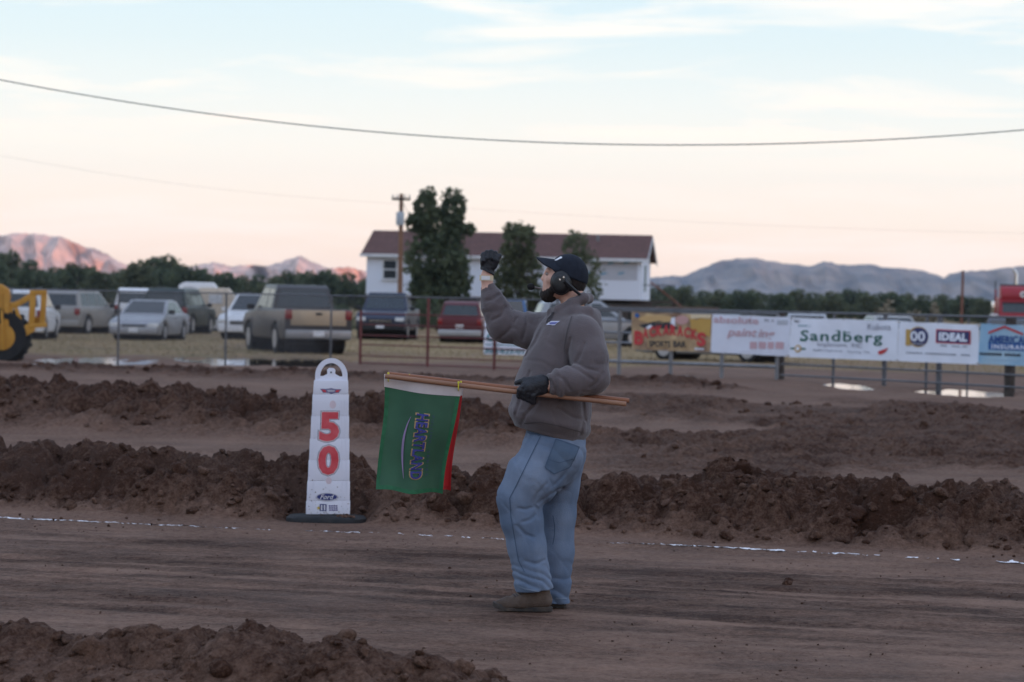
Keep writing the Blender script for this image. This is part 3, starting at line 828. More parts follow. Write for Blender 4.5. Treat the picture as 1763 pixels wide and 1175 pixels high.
for i in range(na):
    for j in range(nb_):
        for up in (0, 1): bt.f.append((g[up, i, j], g[up, i + 1, j], g[up, i + 1, j + 1], g[up, i, j + 1]))
for i in range(na):
    for j in (0, nb_): bt.f.append((g[0, i, j], g[0, i + 1, j], g[1, i + 1, j], g[1, i, j]))
for j in range(nb_):
    for i in (0, na): bt.f.append((g[0, i, j], g[0, i, j + 1], g[1, i, j + 1], g[1, i, j]))
bt.build("brim", NAVY, capo, smooth=True)

# small pieces laid onto cloth: found by looking along the view ray
def bvh(o):
    me = o.data
    return BVHTree.FromPolygons([v.co[:] for v in me.vertices], [p.vertices[:] for p in me.polygons])
def cast(tree, px, py, off):
    o_ = CAM - Mo; d = ray(px, py).normalized()
    h = tree.ray_cast(o_, d)
    if h[0] is None: return None
    n = h[1] if h[1].dot(d) < 0 else -h[1]
    return h[0] + n * off
BJ, BH = bvh(jeans), bvh(hoodie)
def strip(name, tree, pts, w, m, off=.0022, parent=None, step=3.0, dash=None):
    P = []
    for (a, b) in zip(pts[:-1], pts[1:]):
        n = max(1, int(math.hypot(b[0] - a[0], b[1] - a[1]) / step))
        P += [(a[0] + (b[0] - a[0]) * k / n, a[1] + (b[1] - a[1]) * k / n) for k in range(n)]
    P.append(pts[-1])
    mb = MB()
    for i in range(len(P) - 1):
        if dash and i % dash == dash - 1: continue
        dx, dy = P[i + 1][0] - P[i][0], P[i + 1][1] - P[i][1]; l = math.hypot(dx, dy); nx, ny = -dy / l * w / 2, dx / l * w / 2
        q = [cast(tree, P[i][0] + nx, P[i][1] + ny, off), cast(tree, P[i + 1][0] + nx, P[i + 1][1] + ny, off), cast(tree, P[i + 1][0] - nx, P[i + 1][1] - ny, off), cast(tree, P[i][0] - nx, P[i][1] - ny, off)]
        if any(v is None for v in q) or max((q[0] - q[2]).length, (q[0] - q[1]).length) > .05: continue
        mb.add(q, [(0, 1, 2, 3)])
    return mb.build(name, m, parent) if mb.v else None
def patch(name, tree, x0, y0, x1, y1, inside, m, off=.003, parent=None, n=26):
    mb = MB(); idx = {}
    for i in range(n):
        for j in range(n):
            a, b = x0 + (x1 - x0) * i / n, y0 + (y1 - y0) * j / n
            if not inside(a + (x1 - x0) / n / 2, b + (y1 - y0) / n / 2): continue
            q = []
            for di, dj in ((0, 0), (1, 0), (1, 1), (0, 1)):
                k = (i + di, j + dj)
                if k not in idx:
                    c = cast(tree, x0 + (x1 - x0) * k[0] / n, y0 + (y1 - y0) * k[1] / n, off)
                    if c is None: idx[k] = None
                    else: idx[k] = len(mb.v); mb.v.append(tuple(c))
                q.append(idx[k])
            if None not in q: mb.f.append(tuple(q))
    return mb.build(name, m, parent, smooth=True)
def inpoly(poly):
    def f(x, y):
        c = False
        for (x1, y1), (x2, y2) in zip(poly, poly[1:] + poly[:1]):
            if (y1 > y) != (y2 > y) and x < (x2 - x1) * (y - y1) / (y2 - y1) + x1: c = not c
        return c
    return f
DEN2 = mat("darker pocket denim", (.065, .105, .17), .9, col2=(.11, .16, .235), scale=7, bump=.22, bscale=240)
pk = [(957, 757), (996, 770), (982, 803), (953, 816), (938, 805)]
patch("back_pocket", BJ, 934, 752, 1000, 820, inpoly(pk), DEN2, .004, jeans, 30)
strip("seam", BJ, [(957, 757), (996, 770), (982, 803), (953, 816), (938, 805), (957, 757)], 1.6, STITCH, .006, jeans)
strip("seam", BJ, [(944, 791), (962, 797), (985, 790)], 1.3, STITCH, .006, jeans)
strip("seam", BJ, [(931, 752), (912, 790), (890, 835), (878, 858), (880, 890), (887, 930), (893, 965), (903, 985)], 1.3, STITCH, .003, jeans, 2.6)
strip("seam", BJ, [(952, 888), (955, 905), (955, 920), (952, 938)], 1.2, STITCH, .003, jeans, 2.6)
strip("front_pocket_edge", BJ, [(901, 736), (912, 747), (929, 750), (934, 746)], 2.0, STITCH, .005, jeans)
strip("hem_stitching", BJ, [(890, 1008), (905, 1014), (925, 1018), (949, 1016)], 2.2, mat("frayed hem", (.17, .22, .30), .95), .004, jeans)
strip("hem_stitching", BJ, [(957, 1030), (975, 1031)], 2.2, MATS["frayed hem"], .004, jeans)
STR = mat("dark drawstring", (.045, .04, .045), .9)
strip("drawstring", BH, [(952, 538), (950, 548), (946, 556)], 2.0, STR, .005, hoodie)
strip("drawstring", BH, [(955, 538), (949, 545), (944, 550), (942, 557)], 2.0, STR, .005, hoodie)
LOGOW = mat("pale embroidery", (.55, .55, .66), .8, var=.1)
LOGOB = mat("blue embroidery", (.13, .14, .36), .8, var=.1)
patch("chest_emblem", BH, 940, 552, 966, 562, inpoly([(941, 560), (947, 554), (965, 553.5), (960, 557), (956, 561)]), LOGOW, .003, hoodie, 18)
patch("chest_emblem", BH, 940, 552, 966, 562, inpoly([(946, 559), (949, 556), (961, 555.6), (957, 559)]), LOGOB, .0045, hoodie, 18)
strip("sleeve_seam", BH, [(985, 545), (977, 570), (972, 600), (973, 625)], 1.5, mat("fleece seam", (.082, .070, .073), .95), .003, hoodie)
strip("hem_seam", BH, [(903, 729), (930, 727), (960, 733), (1000, 744)], 1.6, MATS["fleece seam"], .003, hoodie)
BC = bvh(capo)
patch("cap_emblem", BC, 953, 440, 970, 450, inpoly([(955, 448.5), (966, 442), (968.5, 444.5), (957, 449.8)]), mat("white stitching", (.70, .70, .74), .8), .002, capo, 16)

# shoes
def shoe(toe, mid, heel, dy, name_dir):
    def f(P):
        Q = P * np.array([1, .9, 1])
        def q(p): a = mp(p[0], p[1], dy); return (a[0], a[1] * .9, a[2])
        d = chain(Q, [(q(toe), .030), (q((toe[0] * .6 + mid[0] * .4, toe[1] * .6 + mid[1] * .4)), .036), (q(mid), .046), (q(heel), .040)], .02)
        d = smin(d, s_cap(Q, q((mid[0] + 8, mid[1] - 8)), q((heel[0] - 6, heel[1] - 14)), .042, .045), .02)
        d = d + .003 * np.sin(P[:, 0] * 190) * sstep(.06, .09, P[:, 2]) * sstep(.02, -.03, P[:, 0] - mp(mid[0], 1040)[0])
        return np.maximum(d, .018 - P[:, 2])
    a, b = mp(toe[0] - 14, 1040)[0], mp(heel[0] + 16, 1040)[0]
    o = sdfobj("shoe", f, (a, dy - .09, .0), (b, dy + .09, .17), .0045, SHOE, person)
    n = 40; x0, x1 = mp(toe[0] - 11.5, 1040)[0], mp(heel[0] + 13, 1040)[0]
    out = []
    for k in range(n):
        t = 2 * math.pi * k / n; cx = (x0 + x1) / 2 + (x1 - x0) / 2 * math.cos(t)
        w = .047 + .008 * math.cos(2 * t) - .006 * math.cos(t)
        out.append((cx, dy + w * math.copysign(abs(math.sin(t)) ** .75, math.sin(t))))
    def rise(x): return .022 * max(0, 1 - (x - x0) / .07) ** 2
    MB().prism(out, lambda x, y: (x, y, .000 + rise(x)), lambda x, y: (x, y, .026 + rise(x) * 1.1)).build("sole", SOLE, o, bevel=.006)
    return o
s1 = shoe((860, 1043), (895, 1037), (938, 1034), -.11, 1)
shoe((930, 1040), (948, 1036), (963, 1035), .11, 1)
bs = bvh(s1)
for k in range(4):
    strip("lace", bs, [(883 + k * 4, 1024 - k * 2), (889 + k * 4, 1029 - k * 2)], 1.6, STR, .004, s1, 1.5)

# gloves
def glove_near(P):
    D = -.352
    d = s_ell(P, mp(918, 667, D + .005), (.062, .030, .048))
    d = smin(d, s_cap(P, mp(934, 661, D + .012), mp(912, 668, D), .040, .040), .02)
    for k in range(4):
        kx, ky = 895 + 7.5 * k, 671 + 3.2 * k
        f = chain(P, [(mp(kx + 9, ky - 8, D - .012), .016), (mp(kx, ky + 1, D - .016), .0150), (mp(kx - 1.5, ky + 11, D - .002), .0142), (mp(kx + 1, ky + 12, D + .036), .0130), (mp(kx + 4, ky + 1, D + .045), .0120)], .004)
        d = smin(d, f, .006)
    d = smin(d, chain(P, [(mp(920, 655, D + .005), .022), (mp(903, 655.5, D + .012), .0165), (mp(889, 659.5, D + .02), .0125)], .006), .010)
    d = smin(d, s_cap(P, mp(931, 655, D + .012), mp(934, 672, D + .012), .026, .026), .02)
    return d + .0022 * fbm(*(P.T * 45), o=3)
sdfobj("glove", glove_near, (mp(880, 665)[0], -.43, mp(915, 700)[2]), (mp(948, 665)[0], -.27, mp(915, 640)[2]), .0035, GLOVE, person)
strip("seam", BH, [(929, 648), (934, 655)], 3, GLOVE, .01, person)
def glove_far(P):
    D = .27
    d = s_ell(P, mp(841, 450, D + .012), (.042, .034, .046))
    d = smin(d, s_cap(P, mp(840, 464, D), mp(841, 450, D), .037, .042), .015)
    for k, (kx, top) in enumerate(((831.5, 437), (838, 433.5), (845, 432.5), (852, 435))):
        f = chain(P, [(mp(kx, top + 14, D + .020), .0145), (mp(kx, top + 3, D + .012), .0132), (mp(kx + .6, top + 1.5, D - .022), .0132), (mp(kx + .6, top + 12, D - .036), .0125), (mp(kx, top + 18, D - .020), .012)], .004)
        d = smin(d, f, .0022)
    d = smin(d, chain(P, [(mp(850, 459, D - .018), .018), (mp(855, 449, D - .026), .0150), (mp(860.5, 440.5, D - .022), .0125)], .005), .008)
    # flared cuff
    a, b = np.array(mp(838, 470, D)), np.array(mp(841, 458, D))
    cuff = s_cap(P, tuple(a), tuple(b), .043, .034)
    cuff = np.maximum(cuff, -s_cap(P, tuple(a + (a - b) * .5), tuple(b), .037, .030))
    cut = (mp(842, 468)[2] + .5 * (mp(838, 450)[0] - P[:, 0])) - P[:, 2]
    d = np.maximum(d, (mp(842, 464)[2] - P[:, 2]))
    d = smin(d, np.maximum(cuff, cut), .006)
    return d + .0022 * fbm(*(P.T * 45), o=3)
sdfobj("glove", glove_far, (mp(818, 450)[0], .19, mp(842, 480)[2]), (mp(872, 450)[0], .35, mp(842, 422)[2]), .0035, GLOVE, person)
wc = Vector(mp(837.5, 479, .27))
wb = MB(); n = 28
for r_, z0, z1 in ((.0370, -.014, .014), (.0355, -.014, .014)):
    wb.add([wc + Vector((r_ * math.cos(6.2832 * k / n), r_ * math.sin(6.2832 * k / n), z)) for z in (z0, z1) for k in range(n)],
           [(k, (k + 1) % n, n + (k + 1) % n, n + k) for k in range(n)])
wbo = wb.build("wristband", mat("cream paper wristband", (.66, .55, .38), .6), person, smooth=True)
MB().add([wc + Vector((.0378 * math.cos(a), .0378 * math.sin(a), z)) for z in (-.010, .010) for a in (R(225), R(240), R(255), R(270), R(285), R(300))],
         [(k, k + 1, 7 + k, 6 + k) for k in range(5)]).build("printed_label", mat("white label", (.74, .74, .76), .6), wbo)

# headset: cups, band behind the head, microphone boom
hs = empty("headset", Mo + Vector(mp(967, 487, -.1)), label="black ear-cup headset with boom microphone over the flagman's cap", cat="headset")
O_ = Vector(mp(967, 487, -.1))
def hp(px, py, dy): return tuple(Vector(mp(px, py, dy)) - O_)
for sg in (-1, 1):
    def cup_f(P, sg=sg):
        d = s_ell(P, hp(966, 487, sg * .088), (.051, .030, .060))
        d = np.maximum(d, np.abs(P[:, 1] - hp(0, 0, sg * .094)[1]) - .024)
        d = smin(d, s_ell(P, hp(964, 488, sg * .118), (.036, .008, .044)), .006)
        return d
    cy = hp(0, 0, sg * .09)[1]
    cp = sdfobj("ear_cup", cup_f, (-.07, cy - .045, -.075), (.07, cy + .045, .075), .0035, BLACKP, hs)
    def cushion_f(P, sg=sg):
        q = P - np.array(hp(966, 487, sg * .078)); a = np.hypot(np.hypot(q[:, 0] / .052, q[:, 2] / .061) * .052 - .042, q[:, 1])
        return a - .014
    sdfobj("ear_cushion", cushion_f, (-.075, cy - .05, -.085), (.075, cy + .05, .085), .0045, mat("black vinyl", (.012, .012, .014), .5), hs)
    for (a, b) in ((964, 481.5), (970.5, 477.5)):
        MB().lathe([(.0055, -.004), (.0055, .003), (.003, .006)], (0, 0, 0), axis='Y', n=12).build("screw", mat("bright steel", (.75, .72, .70), .2, 1.0), cp, smooth=True).location = hp(a, b, sg * .127)
pts = []
for k in range(21):
    a = math.pi * k / 20
    pts.append(hp(972 + 33 * math.sin(a), 486 + 27 * math.sin(a) ** 1.0, -.128 * math.cos(a)))
bandm = MB()
for p in pts: pass
bandm.tube(pts, .0075, 8).build("neck_band", BLACKP, hs, smooth=True)
MB().tube([hp(972, 484, -.13), hp(986, 497, -.118), hp(1000, 509, -.09)], [.012, .010, .008], 8).build("band_arm", BLACKP, hs, smooth=True)
MB().tube([hp(958, 497, .118), hp(945, 499, .10), hp(936, 497.5, .05), hp(927, 496.5, .0), hp(919, 494.5, -.02)], .0042, 8).build("microphone_boom", mat("dull steel", (.30, .29, .29), .35, .8), hs, smooth=True)
sdfobj("microphone", lambda P: s_ell(P, hp(914, 494, -.025), (.020, .018, .018)) + .0015 * fbm(*(P.T * 200), o=2), hp(904, 503, -.055), hp(923, 485, 0.005), .0025, mat("black foam", (.010, .010, .011), .95), hs)

# ================================================================== the two flags
FD = -.345
WOOD = mat("varnished wood", (.20, .070, .034), .45, col2=(.29, .115, .055), scale=16, stretch=(.15, 1, 1), bump=.1)
WOOD2 = mat("worn wood", (.22, .105, .062), .6, col2=(.31, .165, .10), scale=16, stretch=(.15, 1, 1), bump=.1)
def flag(name, label, corners, dep, m, edge, polepts, polemat, header, waves, tie):
    base = at(*polepts[1], MY + dep)
    o = empty(name, base, label=label, cat="flag")
    MB().tube([at(*polepts[0], MY + dep - .004) - base, at((polepts[0][0] + polepts[1][0]) / 2, (polepts[0][1] + polepts[1][1]) / 2 + 1, MY + dep) - base, Vector((0, 0, 0))], .0125, 12).build("pole", polemat, o, smooth=True)
    c = [at(p[0], p[1], MY + dep + .016) - base for p in corners]
    def srf(u, v, off=0.0):
        e = (1 - u) * (1 - v), u * (1 - v), u * v, (1 - u) * v
        p = c[0] * e[0] + c[1] * e[1] + c[2] * e[2] + c[3] * e[3]
        amp = waves * (.25 + .75 * v)
        p = p + Vector((0, 1, 0)) * (amp * math.sin(5.2 * u + 1.2 + 1.6 * v) + .5 * amp * math.sin(12 * u - 2.2 * v) + .3 * amp * math.sin(9 * v + 2 * u) - off)
        p.x += .010 * math.sin(3.1 * v + 1.5) * math.sin(math.pi * v) + .012 * (u - .5) * math.sin(math.pi * v) * -1
        p.z -= .010 * math.sin(math.pi * u) * (1 - v) - .006 * math.sin(9 * u) * v
        return p
    def sheet(nm, u0, u1, v0, v1, mm, off, par, nu=30, nv=40):
        mb = MB()
        mb.v = [tuple(srf(u0 + (u1 - u0) * i / nu, v0 + (v1 - v0) * j / nv, off)) for i in range(nu + 1) for j in range(nv + 1)]
        mb.f = [(i * (nv + 1) + j, (i + 1) * (nv + 1) + j, (i + 1) * (nv + 1) + j + 1, i * (nv + 1) + j + 1) for i in range(nu) for j in range(nv)]
        return mb.build(nm, mm, par, smooth=True)
    cl = sheet("cloth", 0, 1, 0, 1, m, 0, o)
    sheet("hem", 0, .055, .075, 1, edge, .002, cl, 3); sheet("hem", .945, 1, .075, 1, edge, .002, cl, 3); sheet("hem", .055, .945, .962, 1, edge, .002, cl, 30, 3)
    sheet("header_tape", -.005, 1.005, -.04, .075, header, .003, cl, 30, 5)
    for k, u in enumerate((.05, .965)):
        p = srf(u, .0)
        MB().lathe([(.004, -.006), (.006, 0), (.004, .006)], p + Vector((.0, -.030, .030)), n=8).build("tie", tie, o)
        MB().tube([p + Vector((0, -.033, .030)), p + Vector((0, -.034, -.004)), p + Vector((0, .0, -.012))], .003, 6).build("tie", tie, o)
    return o, cl, srf
GRN = mat("green flag nylon", (.042, .118, .068), .75, var=.10, scale=8, trans=.25)
GRN2 = mat("green flag hem", (.02, .13, .055), .7, var=.15, scale=40, trans=.1)
RED = mat("red flag nylon", (.50, .022, .026), .7, var=.1, trans=.25)
RED2 = mat("red flag hem", (.42, .015, .02), .7, trans=.1)
HDR = mat("white header tape", (.62, .55, .55), .85, trans=.15)
YEL = mat("yellow tie", (.62, .55, .04), .5)
flag("red_flag", "red flag hanging behind the green one, rolled edge showing", [(700, 655), (797, 668), (776, 846), (705, 842)], FD + .085, RED, RED2, [(668, 644), (1083, 690)], WOOD, HDR, .022, YEL)
gf, gcl, gs = flag("green_flag", "green flag with blue upright lettering hanging from a wooden pole", [(662, 652), (794, 669), (762, 852), (647, 843)], FD, GRN, GRN2, [(663, 648), (1078, 696)], WOOD2, HDR, .042, YEL)
BLU = mat("blue flag print", (.035, .040, .20), .7); ORG = mat("tan print outline", (.38, .25, .12), .7); PUR = mat("mauve print", (.26, .19, .33), .7)
def vert(u0, u1, v0, v1, off):      # words that read downwards, letter tops to the right
    return lambda a, b: gs(u0 + (u1 - u0) * b + .0 * a, v0 + (v1 - v0) * a, off)
lettering("HEARTLAND", lambda a, b: gs(.435 + .20 * b + .045 * a, .255 + .615 * a, .004), ORG, gcl, bold=.06, space=1.03)
lettering("HEARTLAND", lambda a, b: gs(.455 + .165 * b + .045 * a, .262 + .60 * a, .008), BLU, gcl, bold=.032, space=1.08)
for wd, v0, v1 in (("PULLING", .27, .53), ("SERIES", .60, .84)):
    lettering(wd, lambda a, b: gs(.665 + .035 * b + .05 * (v0 - .27 + (v1 - v0) * a) / .57, v0 + (v1 - v0) * a, .006), mat("dim blue print", (.045, .065, .13), .7), gcl, bold=.0, space=1.5)
sw = MB(); n = 24
for k in range(n + 1):
    t = k / n; bow = .40 - .13 * math.sin(math.pi * (.15 + .85 * t) ** .8) + .06 * (1 - t); w = .030 * math.sin(math.pi * min(1, t * .96 + .02)) + .003
    sw.v += [tuple(gs(bow - .02 * 0, .30 + .57 * t, .005)), tuple(gs(bow + w, .30 + .57 * t, .005))]
sw.f = [(2 * k, 2 * k + 1, 2 * k + 3, 2 * k + 2) for k in range(n)]
sw.build("swoosh", PUR, gcl)

# ================================================================== the distance marker
DK = 20.4
dm_c = at(563, 890, DK); dmz = 0.0
dm_o = Vector((dm_c.x, DK, dmz))
marker = empty("distance_marker", dm_o, label="white plastic panel marker reading 50 on a black rubber base", cat="marker")
def dp(px, py, dy=0.0):
    p = at(px, py, DK + dy) - dm_o; return Vector((p.x, dy, p.z))
WPL = mat("white plastic", (.68, .69, .78), .45, var=.05, scale=5, bump=.06, bscale=14)
tiers = [655, 679, 716, 755, 792, 828, 862, 886]
mbm = MB()
for k in range(7):
    y0, y1 = tiers[k], tiers[k + 1]
    f = lambda y: (541.5 + (527.5 - 541.5) * (y - 655) / 231 - .9, 598.5 + (601.5 - 598.5) * (y - 655) / 231 + .9)
    a0, b0 = f(y0); a1, b1 = f(y1)
    e = .9 if k else 0
    mbm.prism([(a0 - e, y0), (b0 + e, y0), (b1 + .1, y1 - .15), (a1 - .1, y1 - .15)], lambda x, y: dp(x, y, -.062), lambda x, y: dp(x, y, .062))
panel = mbm.build("panel", WPL, marker, bevel=.004)
for x0 in (538, 545, 590, 597):                                                  # upright ribs beside the number
    b_ = (x0 - 568) / 57
    MB().prism([(568 + b_ * 50 - .8, 690), (568 + b_ * 50 + .8, 690), (564 + b_ * 66 + .8, 880), (564 + b_ * 66 - .8, 880)], lambda x, y: dp(x, y, -.0655), lambda x, y: dp(x, y, -.060)).build("rib", WPL, panel)
# carrying handle: hoop with a keyed hole
hbm = MB(); n = 32
def hoop(rx, ry, k): a = math.pi * k / n; return (570.5 - rx * math.cos(a), 648 - ry * math.sin(a))
outer = [(542.5, 656)] + [hoop(28, 31, k) for k in range(n + 1)] + [(598.5, 656)]
inner = [(551.5, 647.5)] + [hoop(19, 22.5, k) for k in range(n + 1)] + [(589.5, 648.5)]
for dy in (-.035, .035): hbm.v += [tuple(dp(x, y, dy)) for x, y in outer] + [tuple(dp(x, y, dy)) for x, y in inner]
N_ = len(outer)
for k in range(N_ - 1):
    hbm.f += [(k, k + 1, N_ + k + 1, N_ + k), (2 * N_ + k, 2 * N_ + k + 1, 3 * N_ + k + 1, 3 * N_ + k), (k, k + 1, 2 * N_ + k + 1, 2 * N_ + k), (N_ + k, N_ + k + 1, 3 * N_ + k + 1, 3 * N_ + k)]
hd = hbm.build("handle", WPL, marker, smooth=True)
MB().prism([(543, 656), (543, 647), (551.5, 647.5), (556, 648), (563.5, 644), (563, 637), (566.5, 634), (574, 634), (577.5, 637), (577, 644), (585, 648.5), (589.5, 648.5), (598, 647), (598, 656)],
           lambda x, y: dp(x, y, -.032), lambda x, y: dp(x, y, .032)).build("handle_root", WPL, hd, bevel=.003)
MB().lathe([(.006, -.001), (.006, .001)], dp(570, 641.5, -.0335), axis='Y', n=14).build("hole", mat("dark hole", (.02, .03, .03), .8), hd)
# base
bb = MB(); n = 40
def ov(rx, ry, p=.62):
    return [(rx * math.copysign(abs(math.cos(6.2832 * k / n)) ** p, math.cos(6.2832 * k / n)), ry * math.copysign(abs(math.sin(6.2832 * k / n)) ** p, math.sin(6.2832 * k / n))) for k in range(n)]
bx = dp(562, 890)[0]
rings = [(.280, .20, -.05), (.288, .205, .000), (.285, .20, .026), (.266, .185, .040), (.17, .11, .047)]
for rx, ry, z in rings: bb.v += [(bx + x, y, z) for x, y in ov(rx, ry)]
for r_ in range(len(rings) - 1): bb.f += [(r_ * n + k, r_ * n + (k + 1) % n, (r_ + 1) * n + (k + 1) % n, (r_ + 1) * n + k) for k in range(n)]
bb.f.append(tuple(range((len(rings) - 1) * n, len(rings) * n)))
bo = bb.build("base", mat("black recycled rubber", (.010, .012, .015), .8, col2=(.026, .024, .024), scale=9, bump=.3), marker, smooth=True)
mdm = clods([(bx + .14 + random.gauss(0, .05), -.13 + random.gauss(0, .03), .045, random.uniform(.01, .022), .35) for _ in range(26)]); link("mud_on_base", mdm, MUD, bo)["kind"] = "stuff"
msp = clods([(dp(random.uniform(530, 600), 880 - 60 * random.random() ** 2.5, -.062)[0], -.0625, dp(565, 884 - 70 * random.random() ** 2.5)[2], random.uniform(.0015, .006), .3) for _ in range(60)]); link("mud_splash", msp, MUD, panel)["kind"] = "stuff"
# number
DRD = mat("red number", (.50, .025, .040), .5, col2=(.62, .10, .12), scale=9); DOUT = mat("dark number outline", (.09, .08, .13), .6); DWH = mat("white number edge", (.66, .66, .70), .5)
def box_fn(x0, x1, y0, y1, dy, sk=0): return lambda a, b: dp(x0 + (x1 - x0) * a + sk * (b - .5), y1 + (y0 - y1) * b, dy)
for ch, x0, x1, y0, y1 in (("5", 549.5, 584.5, 709.5, 760.5), ("0", 547.5, 583.5, 767, 818.5)):
    lettering(ch, box_fn(x0 - 2.0, x1 + 2.0, y0 - 2.0, y1 + 2.0, -.0632, 1.5), DOUT, panel, bold=.075, name="number_outline")
    lettering(ch, box_fn(x0 - 1.0, x1 + 1.0, y0 - 1.0, y1 + 1.0, -.0640, 1.5), DWH, panel, bold=.062, name="number_outline")
    lettering(ch, box_fn(x0 + .2, x1 - .2, y0 + .2, y1 - .2, -.0652, 1.5), DRD, panel, bold=.05, name="number")
def oval(nm, cx, cy, rx, ry, dy, m, par): return MB().add([dp(cx + rx * math.cos(6.2832 * k / 28), cy + ry * math.sin(6.2832 * k / 28), dy) for k in range(28)], [tuple(range(28))]).build(nm, m, par)
SIL = mat("silver print", (.42, .42, .50), .35); BLF = mat("blue badge", (.022, .034, .17), .4)
oval("badge_edge", 563, 856.5, 19.8, 7.4, -.0632, SIL, panel); oval("badge_edge", 563, 856.2, 18.2, 6.4, -.0640, DWH, panel); bdg = oval("oval_badge", 563, 856, 17.4, 5.9, -.0648, BLF, panel)
lettering("Ford", box_fn(551, 575, 851.8, 860.0, -.0656), DWH, bdg, shear=.35, bold=.012)
wg = MB().add([dp(*p, -.0635) for p in [(551, 669.5), (556, 676.5), (566, 677), (570, 679), (576, 677), (583, 676.8), (588, 670.5), (577, 670.2), (570, 668.5), (562, 670)]], [tuple(range(10))]).build("winged_emblem", mat("grey-blue print", (.15, .14, .25), .5), panel)
for pts in ([(553.5, 671), (557, 675.6), (562, 675.8), (560, 671.5)], [(585.5, 671.5), (582, 675.8), (577, 675.8), (579, 671.8)]):
    MB().add([dp(*p, -.0642) for p in pts], [(0, 1, 2, 3)]).build("wing", DRD, wg)
MB().add([dp(*p, -.0642) for p in [(563, 671.5), (577, 671.8), (575, 675), (565, 675)]], [(0, 1, 2, 3)]).build("emblem_panel", SIL, wg)
st_ = MB().add([dp(547.5 + (4.3 if k % 2 else 1.8) * math.sin(6.2832 * k / 10) + 1, 875 + (4.3 if k % 2 else 1.8) * math.cos(6.2832 * k / 10), -.0638) for k in range(10)], [tuple(range(10))]).build("star", mat("gold print", (.55, .40, .06), .5), panel)
MB().add([dp(*p, -.0638) for p in [(550.5, 868), (562.5, 868.5), (562, 880.5), (550, 880)]], [(0, 1, 2, 3)]).build("blue_mark", BLF, panel)
for xx in (552.5, 557.5): MB().add([dp(xx + dx, yy, -.0644) for dx, yy in ((0, 870), (2.6, 870), (2.6, 879), (0, 879))], [(0, 1, 2, 3)]).build("white_bar", DWH, panel)
VIO = mat("violet print", (.10, .09, .24), .5)
for row in range(3):
    for kk in range(4):
        xx, yy = 566 + kk * 3.9 + row * .3, 870 + row * 3.6
        MB().add([dp(xx + dx, yy + dy, -.0642) for dx, dy in ((0, .4), (3.1, 0), (3.3, 2.3), (.2, 2.7))], [(0, 1, 2, 3)]).build("print_mark", VIO, panel)
oval("faded_mark", 573, 697, 5.5, 7, -.0629, mat("faded red mark", (.60, .50, .55), .5), panel); oval("faded_mark", 566, 828, 5, 6, -.0629, MATS["faded red mark"], panel)

# ================================================================== vehicles
TYRE = mat("tyre rubber", (.017, .017, .018), .85, var=.25, scale=8)
RIM = mat("alloy rim", (.42, .42, .44), .35, .7, var=.1)
GLASS = mat("dark car glass", (.018, .024, .028), .06, spec=.7, var=.2)
CHROME = mat("chrome", (.62, .61, .60), .15, 1.0, var=.05)
TRIMB = mat("black trim", (.02, .02, .022), .6)
HLT = mat("headlight lens", (.66, .66, .66), .12, spec=.6); TLT = mat("red tail lamp", (.20, .010, .014), .2, spec=.6)
PLATE = mat("number plate", (.66, .66, .68), .5)
def paint(nm, c, metal=.25): return mat("paint " + nm, c, .40, metal, var=.06, scale=2, coat=.08, spec=.35)
def wheel(par, x, y, r, w=.22, rim=RIM):
    s = 1 if y > 0 else -1
    t = MB().lathe([(r * .60, -w / 2), (r * .93, -w / 2), (r, -w * .38), (r, w * .38), (r * .93, w / 2), (r * .60, w / 2)], (0, 0, 0), axis='Y', n=28).build("wheel", TYRE, par, smooth=True, loc=(x, y, r))
    MB().lathe([(r * .10, s * w * .36), (r * .45, s * w * .30), (r * .60, s * w * .40), (r * .63, s * w * .53)], (0, 0, 0), axis='Y', n=24).build("rim", rim, t, smooth=True)
    for k in range(5):
        a = 6.2832 * k / 5
        MB().box((r * .33 * math.cos(a), s * w * .44, r * .33 * math.sin(a)), (r * .48, .03, r * .12), ry=-a).build("spoke", rim, t)
    return t
